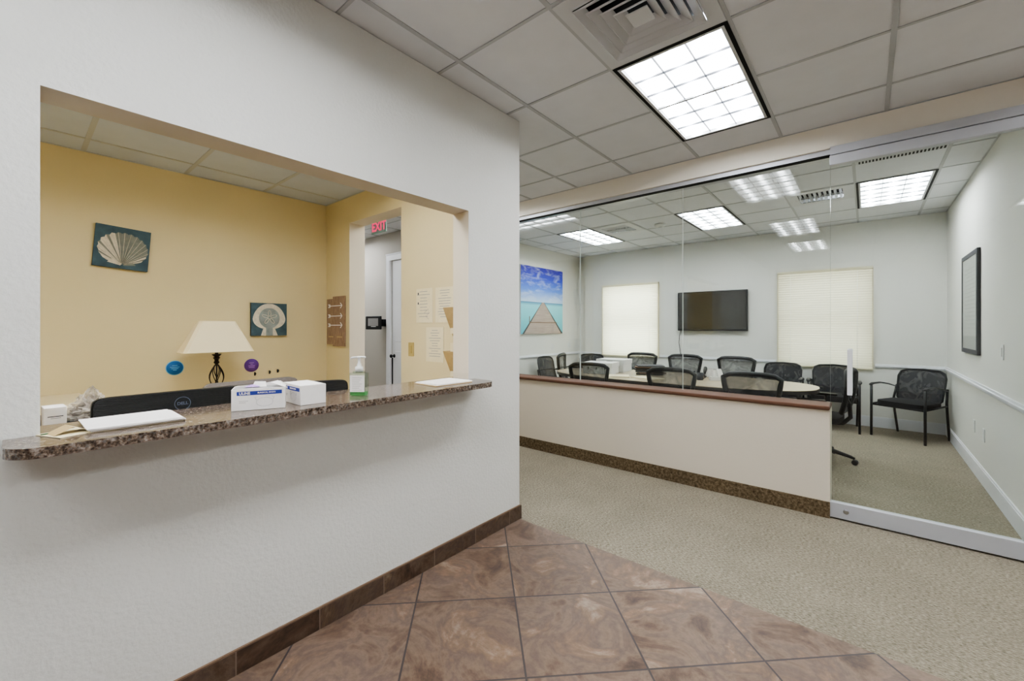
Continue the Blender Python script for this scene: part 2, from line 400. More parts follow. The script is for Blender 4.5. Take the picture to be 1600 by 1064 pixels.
def ceiling(name, x0, x1, y0, y1, z, gx, gy, skip, tees=(.012, .012), label=None, regions=None, tm='ceil'):
    mb = MB(); T = .6096
    xs = [x0] + [gx + i * T for i in range(-20, 20) if x0 + .005 < gx + i * T < x1 - .005] + [x1]
    ys = [y0] + [gy + i * T for i in range(-20, 20) if y0 + .005 < gy + i * T < y1 - .005] + [y1]
    for i in range(len(xs) - 1):
        for j in range(len(ys) - 1):
            cx, cy = (xs[i] + xs[i + 1]) / 2, (ys[j] + ys[j + 1]) / 2
            if any(a < cx < b and c < cy < d for a, b, c, d in skip): continue
            if regions and not any(a < cx < b and c < cy < d for a, b, c, d in regions): continue
            mb.box(xs[i] + .010, xs[i + 1] - .010, ys[j] + .010, ys[j + 1] - .010, z + .004, z + .02, tm)
    wx, wy = tees
    for x in xs: mb.box(x - wx, x + wx, y0, y1, z - .001, z + .006, 'tee')
    for y in ys:
        for i in range(len(xs) - 1): mb.box(xs[i] + wx, xs[i + 1] - wx, y - wy, y + wy, z, z + .006, 'tee')
    mb.box(x0 - .05, x1 + .05, y0 - .05, y1 + .05, z + .16, z + .2, 'ceil')  # unseen backing slab, added above the tiles to block light
    return struct(mb.obj(name), label)

T = .6096; gx, gy = -1.7237, 1.5883
def cell(x, y, nx=1, ny=1): return (x, x + nx * T, y, y + ny * T)
FR = [(gx + T, gy + T, 1, 2), (gx + T, gy - 3 * T, 1, 2), (gx + T, gy - 6 * T, 1, 2), (gx + 5 * T, gy + T, 1, 2), (gx + 5 * T, gy - 3 * T, 1, 2), (gx - 4 * T, gy + 2 * T, 2, 1), (gx - 9 * T, gy + 2 * T, 2, 1)]
diff = (gx + T, gy, 1, 1)
ceiling('ceiling_lobby', -8, EX, SY, GY + .06, H, gx, gy, [cell(*f) for f in FR] + [cell(*diff)], tees=(.012, .009), label='suspended ceiling of grey tiles over the lobby')
cgx, cgy = .52, 5.52
CF = [(cgx - T, cgy, 1, 2), (cgx - 4 * T + .0, cgy, 1, 2), (cgx - 7 * T, cgy, 1, 2)]
V1c = (cgx - 6 * T, cgy); V2c = (cgx - 2 * T, cgy); LC = (cgx - T, cgy - T - .0)
ceiling('ceiling_conference', LX, CX, GY + .26, CY + .1, H, cgx, cgy, [cell(*f) for f in CF] + [cell(*V1c), cell(*V2c)], tees=(.012, .009))
rgx, rgy = -4.12, 1.548
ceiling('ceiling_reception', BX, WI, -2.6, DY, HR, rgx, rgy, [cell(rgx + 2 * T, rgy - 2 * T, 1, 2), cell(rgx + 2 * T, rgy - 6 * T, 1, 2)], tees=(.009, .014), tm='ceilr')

# ------------------------------------------------------------------ troffers
def make_troffer(label, nx=.5996, ny=1.2092):
    t = thing('ceiling_light', label, 'ceiling light', group=None)
    a, b_ = nx / 2, ny / 2
    mb = MB(); w = .02
    for x0, x1, y0, y1 in ((-a, -a + w, -b_, b_), (a - w, a, -b_, b_), (-a + w, a - w, -b_, -b_ + w), (-a + w, a - w, b_ - w, b_)):
        mb.box(x0, x1, y0, y1, -.003, .04, 'dark')
    mb.obj('reveal', t)
    mb = MB(); A, B = a - w, b_ - w; w2 = .016
    for x0, x1, y0, y1 in ((-A, -A + w2, -B, B), (A - w2, A, -B, B), (-A + w2, A - w2, -B, -B + w2), (-A + w2, A - w2, B - w2, B)):
        mb.box(x0, x1, y0, y1, -.004, .02, 'vent')
    mb.obj('frame', t)
    A -= w2; B -= w2
    mb = MB(); mb.box(-A, A, -B, B, .018, .023, 'lamp'); mb.obj('reflector', t)
    mb = MB()
    for i in (1, 2): x = -A + 2 * A * i / 3; mb.box(x - .0015, x + .0015, -B, B, .001, .012, 'louver')
    for j in range(1, 6): y = -B + 2 * B * j / 6; mb.box(-A, A, y - .0015, y + .0015, .001, .012, 'louver')
    mb.obj('louver', t); return t
t0 = make_troffer('louvered fluorescent ceiling light above the lobby, beside the square air diffuser')
def cc(x, y, nx, ny): return (x + nx * T / 2, y + ny * T / 2, H)
t0.location = cc(*FR[0])
dup(t0, cc(*FR[1]), 0, 'louvered ceiling light above the lobby directly over the viewpoint, mirrored in the glass')
dup(t0, cc(*FR[2]), 0, 'louvered ceiling light at the rear of the lobby, mirrored small in the glass')
dup(t0, cc(*FR[3]), 0, 'added unseen ceiling light on the far right side of the lobby near the glass wall')  # out-of-view fixture added as fill for the lobby
dup(t0, cc(*FR[4]), 0, 'added unseen ceiling light on the far right side of the lobby near the entrance')  # another out-of-view fixture, added to fill the lobby with light
dup(t0, cc(*FR[5]), PI / 2, 'louvered ceiling light in the hallway, mirrored at the left end of the glass')
dup(t0, cc(*CF[0]), 0, 'ceiling light in the conference room nearest the framed picture')
dup(t0, cc(*CF[1]), 0, 'ceiling light in the conference room above the middle of the table')
dup(t0, cc(*CF[2]), 0, 'ceiling light in the conference room nearest the pier picture')
dup(t0, cc(*FR[6]), PI / 2, 'added unseen ceiling light at the far end of the hallway')  # unseen fixture added to brighten the hallway walls
dup(t0, (rgx + 2.5 * T, rgy - 1 * T, HR), 0, 'ceiling light over the reception desk, hidden above the opening')
dup(t0, (rgx + 2.5 * T, rgy - 5 * T, HR), 0, 'added unseen ceiling light over the left end of the reception room')  # second reception fixture, unseen, added to brighten the yellow walls

# ------------------------------------------------------------------ vents
t = thing('air_diffuser', 'square louvered air diffuser in the lobby ceiling beside the large light', 'air vent', (diff[0] + T / 2, diff[1] + T / 2, H))
def ring(mb, ro, ri, zo, zi, m):
    vs = [(-ro, -ro, zo), (ro, -ro, zo), (ro, ro, zo), (-ro, ro, zo), (-ri, -ri, zi), (ri, -ri, zi), (ri, ri, zi), (-ri, ri, zi)]
    mb.faces(vs, [(i, (i + 1) % 4, 4 + (i + 1) % 4, 4 + i) for i in range(4)], m)
mb = MB(); ring(mb, .298, .235, -.004, -.004, 'vent'); ring(mb, .235, .232, -.004, -.012, 'vent'); ring(mb, .298, .298, -.004, .004, 'vent'); mb.obj('frame', t, solid=.002)
mb = MB(); mb.box(-.29, .29, -.29, .29, .075, .08, 'dark'); mb.obj('duct_box', t)
for r in (.228, .182, .136, .09):
    mb = MB(); ring(mb, r, r - .042, -.016, .010, 'vent'); ring(mb, r + .004, r, -.018, -.020, 'vent'); mb.obj('vane', t, solid=.0025)
mb = MB(); mb.box(-.052, .052, -.052, .052, -.018, -.012, 'vent'); mb.obj('center_plate', t, bevel=.004)

def grille(label, c, tw=.6096):
    t = thing('return_grille', label, 'air vent', (c[0] + T / 2, c[1] + T / 2, H))
    mb = MB(); a = T / 2 - .008; i = .20
    for x0, x1, y0, y1 in ((-a, -i, -a, a), (i, a, -a, a), (-i, i, -a, -i), (-i, i, i, a)): mb.box(x0, x1, y0, y1, -.005, .003, 'vent')
    mb.obj('frame', t)
    mb = MB(); mb.box(-a, a, -a, a, .06, .065, 'dark'); mb.obj('duct_box', t)
    mb = MB()
    for k in range(9):
        x = -i + .02 + k * (2 * i - .04) / 8; mb.cb((0, 0, 0), (.003, 2 * i, .03), 'vent', T=TR((x, 0, .004), ry=.7))
    mb.cb((0, 0, .002), (2 * i, .004, .02), 'vent'); mb.obj('vane', t)
    return t
grille('louvered return air grille between the left and middle conference room lights', V1c)
grille('louvered return air grille left of the right-hand conference room light', V2c)
t = thing('slot_diffuser', 'long slotted air diffuser just inside the glass wall', 'air vent', (cgx - T / 2, 4.86, H))
mb = MB(); mb.box(-.29, .29, -.045, .045, -.006, -.001, 'vent'); mb.obj('frame', t)
mb = MB()
for k in range(24): mb.box(-.27 + k * .0233, -.27 + k * .0233 + .013, -.03, .03, -.008, -.006, 'dark')
mb.obj('slot', t)
t = thing('smoke_detector', 'round white smoke detector on the conference room ceiling', 'smoke detector', (-2.25, 5.94, H))
mb = MB(); mb.lathe([(.07, -.001), (.07, -.018), (.062, -.03), (.045, -.04)], 'white'); mb.obj('housing', t)
mb = MB(); mb.lathe([(.03, -.039), (.03, -.046), (.02, -.05)], 'vent', n=16); mb.obj('sensor_cap', t)

# ------------------------------------------------------------------ glass wall
G = GY + .15
for n, (x0, x1) in enumerate(((LX, -2.352), (-2.346, -1.279), (-1.273, -.205)), 1):
    mb = MB(); mb.box(x0, x1, G - .005, G + .005, .80, 2.632, 'glass', fm={'-x': 'glassedge', '+x': 'glassedge'})
    struct(mb.obj(f'window_{n}'), 'frameless fixed glass panel on the knee wall')
mb = MB(); mb.box(LX, -.2, GY - .02, GY + .22, .772, .802, 'woodcap'); struct(mb.obj('trim_1', bevel=.010, seg=3), 'stained wood cap on the knee wall')
mb = MB(); mb.box(LX, CX, GY + .085, GY + .215, 2.634, 2.672, 'alu'); mb.box(LX, -.2, GY + .086, GY + .144, 2.630, 2.634, 'dark'); mb.box(-.2, CX, GY + .0, GY + .06, 2.603, 2.66, 'alu'); struct(mb.obj('trim_2'), 'aluminium head track of the glass wall')
mb = MB(); mb.box(LX, -.2, GY - .012, GY - .0005, 0.001, .115, 'carpetbase'); struct(mb.obj('baseboard_knee'), 'brown carpet strip base of the knee wall')
# sliding glass door
D = struct(thing('door_1', 'sliding frameless glass door with white metal rails', 'door', (-.2, GY + .03, 0))); del D['category']; 
mb = MB(); mb.box(0, CX + .19, -.006, .006, .12, 2.54, 'glass', fm={'-x': 'glassedge'}); mb.obj('glass_pane', D)
mb = MB(); mb.box(-.003, CX + .19, -.026, .026, .012, .118, 'alu'); mb.obj('bottom_rail', D, bevel=.002)
mb = MB(); mb.box(-.003, CX + .19, -.026, .026, 2.53, 2.598, 'alu'); mb.obj('top_rail', D, bevel=.002)
mb = MB()
for s in (-1, 1):
    mb.box(.097, .125, s * .055 - .008, s * .055 + .008, .895, 1.215, 'trim')
    for z in (.94, 1.17): mb.box(.104, .118, min(s * .05, s * .006), max(s * .05, s * .006), z - .008, z + .008, 'trim')
mb.obj('handle', D, bevel=.003)
mb = MB(); mb.lathe([(.017, 0), (.017, .004), (.013, .006)], 'chrome', n=20, T=TR((.09, -.026, .068), rx=PI / 2)); mb.obj('lock', D)
# tile base on the reception wall
mb = MB(); mb.box(WX + .0005, WX + .011, SY, DE - .001, .003, .095, 'slatebase'); mb.box(WX + .0005, WX + .010, SY, DE - .001, .095, .101, 'bark'); mb.box(WI, WX + .011, DE + .0005, DE + .011, .001, .097, 'slatebase')
struct(mb.obj('baseboard_reception'), 'brown tile base along the reception wall')
# conference trims
def rail(name, x0, x1, y0, y1):
    mb = MB(); mb.box(x0, x1, y0, y1, .812, .868, 'trim'); return mb
d = .014
mb = MB()
for x0, x1 in ((-4.46, -4.07), (-2.89, -1.07), (.09, CX)):
    mb.box(x0, x1, CY - d, CY - .0005, .812, .866, 'trim'); mb.box(x0, x1, CY - d - .012, CY - d, .828, .848, 'trim')
mb.box(LX, -4.46, CY + .1 - d, CY + .0995, .812, .866, 'trim')
struct(mb.obj('trim_3', bevel=.003), 'white chair rail on the back wall')
mb = MB(); mb.box(CX - d, CX - .0005, GY + .2, CY - d, .812, .866, 'trim'); mb.box(CX - d - .012, CX - d, GY + .2, CY - d, .828, .848, 'trim'); struct(mb.obj('trim_4', bevel=.003), 'white chair rail on the right wall')
mb = MB(); mb.box(LX + .0005, LX + d, GY + .2, CY + .09, .812, .866, 'trim'); mb.box(LX + d, LX + d + .012, GY + .2, CY + .09, .828, .848, 'trim'); struct(mb.obj('trim_5', bevel=.003), 'white chair rail on the left wall')
mb = MB(); mb.box(-4.46, CX, CY - .016, CY - .0005, .001, .13, 'trim'); mb.box(-4.46, CX, CY - .011, CY - .0005, .13, .142, 'trim'); struct(mb.obj('baseboard_back'))
mb = MB(); mb.box(CX - .016, CX - .0005, GY + .2, CY - .016, .001, .13, 'trim'); mb.box(CX - .011, CX - .0005, GY + .2, CY - .016, .13, .142, 'trim'); struct(mb.obj('baseboard_right'))
mb = MB(); mb.box(LX + .0005, LX + .016, GY + .2, CY + .09, .001, .14, 'trim'); struct(mb.obj('baseboard_left'))
# hall door
D2 = struct(thing('door_2', 'white door with casing in the hallway', 'door', (-5.21, GY, 0))); del D2['category']
mb = MB()
for x0, x1 in ((-.53, -.41), (.41, .53)): mb.box(x0, x1, -.022, -.0005, 0.001, 2.40, 'trim'); mb.box(x0 + .015, x1 - .015, -.03, -.022, 0.001, 2.40, 'trim')
mb.box(-.53, .53, -.022, -.0005, 2.40, 2.50, 'trim'); mb.box(-.53, .53, -.034, -.0005, 2.485, 2.505, 'trim'); mb.obj('door_frame', D2, bevel=.003)
mb = MB(); mb.box(-.405, .405, .006, .046, .005, 2.395, 'trim')
for z0, z1 in ((.15, 1.0), (1.15, 2.25)):
    for x0, x1 in ((-.33, -.05), (.05, .33)): mb.box(x0, x1, .000, .007, z0, z1, 'trim')
lf = mb.obj('door_leaf', D2, bevel=.004)
mb = MB(); mb.lathe([(.028, 0), (.028, .008), (.012, .012), (.012, .04), (.026, .05), (.026, .07), (.01, .078)], 'blackmetal', T=TR((-.34, .002, .93), rx=PI / 2)); mb.obj('door_knob', lf)
mb = MB(); mb.box(-.404, -.385, -.004, .006, .01, .90, 'dark'); mb.obj('jamb_gap_strip', lf)  # dark strip standing in for the shaded gap at the jamb

# ------------------------------------------------------------------ windows and blinds
def window(n, w, blabel):
    x0, x1, z0, z1 = w; cx = (x0 + x1) / 2; hw = (x1 - x0) / 2
    W = struct(thing(f'window_{n}', 'sash window behind a closed blind', 'window', (cx, CY, 0))); del W['category']
    mb = MB()
    for a, b_ in ((-hw, -hw + .045), (hw - .045, hw)): mb.box(a, b_, .12, .18, z0, z1, 'trim')
    for a, b_ in ((z0, z0 + .045), (z1 - .045, z1), ((z0 + z1) / 2 - .03, (z0 + z1) / 2 + .03)): mb.box(-hw + .045, hw - .045, .12, .18, a, b_, 'trim')
    mb.obj('window_frame', W)
    mb = MB(); mb.box(-hw + .045, hw - .045, .148, .152, z0 + .045, z1 - .045, 'glass'); mb.obj('pane', W)
    B = thing('window_blind', blabel, 'blind', (cx, CY, 0))
    e = .012
    mb = MB(); k = 0; z = z0 + .01
    zz = z
    while zz < z1 - .03:
        mb.grid(lambda u, v: (-(hw + e) + 2 * (hw + e) * u, .0400 * (v - .5), .0045 * (1 - (2 * v - 1) ** 2)), 1, 5, 'slat', T=TR((0, -.024, zz), rx=1.32)); zz += .0345
    mb.obj('slat', B)['kind'] = 'stuff'
    mb = MB(); mb.box(-hw - e - .004, hw + e + .004, -.042, -.002, z1 - .025, z1 + .012, 'slat'); mb.obj('headrail', B, bevel=.002)
    mb = MB(); mb.box(-hw - e, hw + e, -.034, -.010, z0 - .018, z0 - .004, 'slat'); mb.obj('bottom_rail', B, bevel=.002)
    for s in (-1, 1):
        mb = MB(); mb.box(s * (hw + e) - .006, s * (hw + e) + .006, -.040, -.002, z0 - .018, z1 + .0, 'slat'); mb.obj('side_strip', B)
    for x in (-hw * .72, hw * .72):
        mb = MB(); mb.tube([(x, -.037, z0 - .01), (x, -.037, z1 - .02)], .0016, 'trim', n=6); mb.obj('ladder_cord', B)
    return B
window(4, W1, 'closed horizontal blind on the window left of the television')
window(5, W2, 'closed horizontal blind on the window right of the television')

# ------------------------------------------------------------------ television
t = thing('television', 'flat black television mounted between the two windows', 'television', (-2.0, CY, 1.645))
mb = MB(); mb.box(-.548, .548, -.075, -.035, -.335, .335, 'black'); hb = mb.obj('bezel', t, bevel=.006)
m_ = mat('tv_screen', (26, 24, 24), .05, spec=.9); M['screen'] = m_
mb = MB(); mb.box(-.528, .528, -.0765, -.0745, -.305, .318, 'screen'); mb.obj('screen', t)
mb = MB(); mb.box(-.2, .2, -.035, -.001, -.15, .15, 'black'); mb.obj('wall_mount', t)
mb = MB(); mb.tube([(-.50, -.035, -.30), (-.53, -.03, -.42), (-.545, -.02, -.55), (-.53, -.015, -.66), (-.515, -.02, -.76)], .005, 'black', n=6); mb.obj('power_cord', t)

# ------------------------------------------------------------------ pictures in the conference room
t = thing('pier_picture', 'blue canvas picture of a wooden pier over turquoise sea', 'picture', (LX, 6.35, 1.85))
HY, z0, z1 = .66, -.60, .62
mb = MB(); mb.box(.001, .035, -HY, HY, z0, z1, 'trim'); mb.obj('canvas_back', t)
mb = MB(); hz = -.02
mb.poly([(.0355, -HY, 0), (.0355, HY, 0), (.0355, HY, z1 - hz), (.0355, -HY, z1 - hz)], 'skyprint'); o = mb.obj('sky_print', t); o.location = (0, 0, hz)
mb = MB(); mb.poly([(.0355, -HY, z0 - hz), (.0355, HY, z0 - hz), (.0355, HY, 0), (.0355, -HY, 0)], 'seaprint'); o = mb.obj('sea_print', t); o.location = (0, 0, hz)
mb = MB(); mb.poly([(.037, -.58, z0), (.037, HY, z0), (.037, .03, hz + .0), (.037, -.03, hz + .0)], 'pier')
mb.poly([(.0375, -.62, z0), (.0375, -.57, z0), (.0375, -.028, hz), (.0375, -.035, hz)], 'inkdark'); mb.poly([(.0375, .60, z0), (.0375, HY, z0), (.0375, .036, hz), (.0375, .028, hz)], 'inkdark')
mb.box(.0374, .0378, -.42, -.40, -.40, -.28, 'bark'); mb.box(.0374, .0378, -.42, .46, -.40, -.385, 'bark')
mb.obj('pier_print', t)
t = thing('framed_print', 'dark-framed document hanging on the right conference wall', 'picture', (CX, 5.97, 1.60))
mb = MB(); hw, hh, f = .40, .485, .045
for a, b_, c, d_ in ((-hw, -hw + f, -hh, hh), (hw - f, hw, -hh, hh), (-hw + f, hw - f, -hh, -hh + f), (-hw + f, hw - f, hh - f, hh)): mb.box(-.026, -.001, a, b_, c, d_, 'inkdark')
mb.obj('frame', t, bevel=.003)
mb = MB(); mb.box(-.020, -.001, -hw + f, hw - f, -hh + f, hh - f, 'paper'); 
for k in range(16): mb.box(-.0208, -.020, -.26, .26 - .1 * (k % 3 == 2), .33 - k * .038, .335 - k * .038, 'ink')
mb.box(-.0208, -.020, -hw + f, hw - f, -hh + f, -hh + .17, 'ink')
mb.obj('print', t)
mb = MB(); mb.box(-.0235, -.0225, -hw + f, hw - f, -hh + f, hh - f, 'glass'); mb.obj('glass_cover', t)
def plate(name, label, cat, loc, rz, m='white', rocker=True, n=1):
    t = thing(name, label, cat, loc, rz)
    mb = MB(); mb.box(-.036 * n, .036 * n, -.007, -.0005, -.058, .058, m); mb.obj('cover_plate', t, bevel=.003)
    mb = MB()
    if rocker: mb.box(-.016, .016, -.012, -.007, -.033, .033, m)
    else:
        for z in (-.02, .02): mb.box(-.014, .014, -.0085, -.007, z - .013, z + .013, m)
    mb.obj('rocker' if rocker else 'socket', t, bevel=.002); return t
plate('light_switch', 'white light switch on the right conference wall above the chair rail', 'switch', (CX, 4.78, 1.18), -PI / 2)
plate('wall_outlet', 'white outlet low on the right conference wall, farther from the door', 'outlet', (CX, 5.86, .435), -PI / 2, rocker=False)
plate('wall_outlet', 'white cover plate low on the right conference wall, nearer the door', 'outlet', (CX, 5.43, .43), -PI / 2, rocker=False)
plate('light_switch', 'almond switch plate on the yellow wall below the papers', 'switch', (-2.935, DY, 1.183), 0, m='almond')
M_ = None

# ------------------------------------------------------------------ chairs
def superell(a, b_, n, k=40, cx=0, cy=0):
    P = []
    for i in range(k):
        t = 2 * PI * i / k; c, s_ = math.cos(t), math.sin(t)
        P.append((cx + a * math.copysign(abs(c) ** (2 / n), c), cy + b_ * math.copysign(abs(s_) ** (2 / n), s_)))
    return P
def make_task(label):
    """faces -y locally? backrest on +y side, sitter looks toward -y"""
    t = thing('task_chair', label, 'chair', group=None)
    mb = MB()
    def seat(u, v):
        a = 2 * PI * u; r = v
        x = .245 * r * math.copysign(abs(math.cos(a)) ** .55, math.cos(a)); y = .24 * r * math.copysign(abs(math.sin(a)) ** .55, math.sin(a))
        return x, y, .47 + .02 * (1 - r ** 4) - .02 * max(0, -y / .24) ** 3
    mb.grid(seat, 36, 6, 'blackfab'); mb.prism(superell(.245, .24, 3.6, 36), .415, .47, 'blackfab', smooth=True); mb.obj('seat', t)
    mb = MB(); mb.box(-.10, .10, -.10, .12, .375, .415, 'black'); mb.lathe([(.03, .09), (.03, .25), (.022, .25), (.022, .38)], 'blackmetal', n=16); mb.tube([(.1, 0, .39), (.22, 0, .385), (.25, 0, .37)], .007, 'blackmetal', n=6); mb.obj('gas_lift', t)
    mb = MB()
    def bk(x, z):  # curve of the back
        q = (z - .5) / .42
        return (x, .235 + .05 * q - .03 * math.cos(x / .24 * 1.3) + .03 + .02 * math.sin(q * PI), z)
    w0, w1, zb, zt = .17, .235, .53, .93
    out = []
    for k in range(9): x = -w0 + 2 * w0 * k / 8; out.append(bk(x, zb - .01 * math.cos(x * 8)))
    for k in range(1, 7): q = k / 7; out.append(bk(w0 + (w1 - w0) * q, zb + (zt - .03 - zb) * q))
    for k in range(11): x = w1 * math.cos(PI * k / 10 * 0 + 0) - 2 * w1 * k / 10; out.append(bk(x, zt + .012 * math.cos(x * 6) - .03 * (abs(x) / w1) ** 8))
    for k in range(1, 7): q = 1 - k / 7; out.append(bk(-(w0 + (w1 - w0) * q), zb + (zt - .03 - zb) * q))
    mb.tube(out, .021, 'black', n=8, closed=True, flat=1.2); fr = mb.obj('back_frame', t)
    mb = MB()
    def pan(u, v):
        z = zb + (zt - zb) * v; w = w0 + (w1 - w0) * min(1, v * 1.05); x = -w + 2 * w * u; p = bk(x, z); return (p[0], p[1] - .008, p[2])
    mb.grid(pan, 12, 10, 'mesh'); mb.obj('backrest', t)
    mb = MB(); mb.tube([(0, .10, .39), (0, .24, .40), (0, .30, .47), (0, .295, .56), (0, .30, .66)], [.022, .022, .02, .018, .012], 'black', n=8)
    mb.tube([(0, .30, .60), (.09, .29, .66), (.16, .265, .72)], .010, 'black', n=6); mb.tube([(0, .30, .60), (-.09, .29, .66), (-.16, .265, .72)], .010, 'black', n=6); mb.obj('back_bracket', t)
    for s in (-1, 1):
        mb = MB(); mb.tube([(s * .12, .02, .395), (s * .255, .02, .40), (s * .285, .03, .45), (s * .285, .05, .63)], .014, 'black', n=8)
        mb.prism(superell(.035, .12, 3, 20, s * .285, .03), .63, .655, 'black'); mb.obj('armrest', t, bevel=.005)
    for k in range(5):
        a = 2 * PI * k / 5 + PI / 2 + PI / 5 * 0; c, s_ = math.cos(a), math.sin(a)
        mb = MB(); mb.tube([(c * .02, s_ * .02, .115), (c * .17, s_ * .17, .105), (c * .30, s_ * .30, .075), (c * .335, s_ * .335, .062)], [.028, .022, .016, .012], 'blackmetal', n=8); lg = mb.obj('leg', t)
        mb = MB()
        for o in (-.014, .014): mb.lathe([(.02, -.009), (.026, -.006), (.026, .006), (.02, .009)], 'black', n=16, T=TR((c * .335, s_ * .335, .027), rz=a) @ Matrix.Rotation(PI / 2, 4, 'X') @ Matrix.Translation((0, 0, o)))
        mb.obj('caster', lg)
    return t
def make_guest(label):
    t = thing('guest_chair', label, 'chair')
    mb = MB(); mb.prism(superell(.245, .235, 5, 40), .40, .455, 'blackfab', smooth=True)
    mb.grid(lambda u, v: (.245 * v * math.copysign(abs(math.cos(2 * PI * u)) ** .4, math.cos(2 * PI * u)), .235 * v * math.copysign(abs(math.sin(2 * PI * u)) ** .4, math.sin(2 * PI * u)), .455 + .015 * (1 - v ** 3)), 36, 5, 'blackfab'); mb.obj('seat', t)
    by = lambda z: .215 + (z - .42) * .22
    mb = MB(); w = .225; out = []
    for x, z in [(-w + .03, .44), (0, .435), (w - .03, .44), (w - .005, .47), (w + .005, .6), (w + .01, .74), (w - .01, .80), (w - .06, .825), (0, .835), (-w + .06, .825), (-w + .01, .80), (-w - .01, .74), (-w - .005, .6), (-w + .005, .47)]:
        out.append((x, by(z) + .02 - .5 * x * x, z))
    mb.tube(out, .013, 'black', n=8, closed=True); mb.obj('back_frame', t)
    mb = MB()
    def pan(u, v):
        z = .44 + .385 * v; ww = w - .03 * abs(2 * v - 1) ** 6; x = -ww + 2 * ww * u; return (x, by(z) + .02 - .5 * x * x, z)
    mb.grid(pan, 14, 10, 'meshdark'); mb.obj('backrest', t)
    for s in (-1, 1):
        mb = MB(); mb.tube([(s * .268, -.235, .0), (s * .268, -.235, .635)], .014, 'blackmetal', n=10); mb.obj('leg', t)
        mb = MB(); mb.tube([(s * .255, .30, .0), (s * .262, .245, .28), (s * .262, .225, .45), (s * .25, .27, .62)], .013, 'blackmetal', n=10); mb.obj('leg', t)
        mb = MB(); mb.tube([(s * .268, -.25, .642), (s * .272, -.20, .655), (s * .272, -.05, .66), (s * .268, .12, .635), (s * .26, .25, .60)], [.02, .026, .022, .018, .014], 'black', n=10, flat=.45); mb.obj('armrest', t)
        mb = MB(); mb.tube([(s * .268, -.235, .40), (s * .262, .23, .42)], .011, 'blackmetal', n=8); mb.obj('side_rail', t)
    mb = MB(); mb.tube([(-.268, -.225, .395), (.268, -.225, .395)], .011, 'blackmetal', n=8); mb.obj('front_rail', t)
    return t
g0 = make_guest('black armchair standing alone in the far right corner, fully visible through the glass door')
g0.location = (.395, 7.12, 0); g0.rotation_euler = (0, 0, -.50)
dup(g0, (-.345, 7.20, 0), .04, 'black armchair under the right-hand window, half behind the door handle')
dup(g0, (-.965, 7.18, 0), .0, 'black armchair under the left edge of the right-hand window')
dup(g0, (-4.17, 6.22, 0), PI / 2 + .0, 'black armchair against the left conference wall below the pier picture')
dup(g0, (-4.10, 7.18, 0), .35, 'black armchair in the far left corner beside the window')
c0 = make_task('black mesh swivel chair seen from behind, nearest the right end of the table')
c0.location = (-.80, 4.62, 0); c0.rotation_euler = (0, 0, PI)
dup(c0, (-1.51, 4.58, 0), PI, 'black mesh swivel chair seen from behind, middle of three along the knee wall')
dup(c0, (-2.50, 4.60, 0), PI + .12, 'black mesh swivel chair seen from behind, leftmost, in front of the storage boxes')
dup(c0, (-2.80, 6.30, 0), .0, 'black mesh swivel chair across the table, behind the scattered files')
dup(c0, (-2.10, 6.28, 0), .05, 'black mesh swivel chair across the table under the left part of the television')
dup(c0, (-1.42, 6.25, 0), -.05, 'black mesh swivel chair across the table under the right edge of the television')
dup(c0, (-3.42, 5.72, 0), PI / 2 + .35, 'black mesh swivel chair at the left end of the conference table')
dup(c0, (-.42, 5.42, 0), -PI / 2 - .12, 'black mesh swivel chair at the right end of the table behind the door handle')

# ------------------------------------------------------------------ conference table and what lies on it
t = thing('conference_table', 'long oval conference table with light top and dark edge', 'table', (-1.93, 5.33, 0))
mb = MB(); mb.prism(superell(1.56, .62, 2.6, 80), .735, .7405, 'tabletop', smooth=True); mb.obj('tabletop', t)
mb = MB(); mb.prism(superell(1.562, .622, 2.6, 80), .700, .735, 'tabledge', smooth=True); mb.obj('edge_band', t)
for x in (-.78, .78):
    mb = MB(); mb.box(x - .30, x + .30, -.06, .06, .06, .70, 'tabledge'); mb.box(x - .34, x + .34, -.10, .10, .0, .06, 'tabledge'); mb.obj('pedestal', t, bevel=.01)
mb = MB(); mb.box(-1.05, 1.05, -.03, .03, .12, .70, 'tabledge'); mb.obj('table_shade_panel', t)  # dark panel added to stand for the shade under the table
TZ = .741
def carton(label, x, y, rz, dx=.40, dy=.31, dz=.26):
    t = thing('storage_box', label, 'box', (x, y, TZ), rz)
    mb = MB(); mb.box(-dx / 2, dx / 2, -dy / 2, dy / 2, 0, dz - .05, 'white')
    for i in range(7): mb.box(-.13 + i * .038, -.115 + i * .038, -dy / 2 - .001, -dy / 2, .06 + .02 * (i % 3), .12 + .015 * (i % 2), 'green')
    mb.obj('body', t)
    mb = MB(); mb.box(-dx / 2 - .008, dx / 2 + .008, -dy / 2 - .008, dy / 2 + .008, dz - .06, dz, 'white'); mb.obj('lid', t, bevel=.003)
    mb = MB(); mb.box(-.045, .045, -dy / 2 - .0095, -dy / 2 - .008, dz - .045, dz - .02, 'inkdark'); mb.obj('hand_hole', t)
carton('white cardboard storage box on the left end of the table, nearer the glass', -2.80, 5.22, .15, dz=.15)
carton('white cardboard storage box on the left end of the table, behind the other box', -2.80, 5.62, .05, dz=.17)
def sheets(name, label, cat, x, y, rz, w, d_, h_, m, z=TZ, n=3, spread=.01, group=None):
    t = thing(name, label, cat, (x, y, z), rz)
    for k in range(n):
        ox, oy, a = random.uniform(-spread, spread), random.uniform(-spread, spread), random.uniform(-.04, .04) * (k > 0)
        mb = MB(); mb.box(-w / 2, w / 2, -d_ / 2, d_ / 2, h_ * k / n + .0002, h_ * (k + 1) / n, m, T=TR((ox, oy, 0), a)); mb.obj('sheet', t)
    return t
sheets('file_folder', 'cream file folder lying open on the table, left of the file pile', 'folder', -2.42, 5.00, .5, .26, .26, .012, 'paper2')
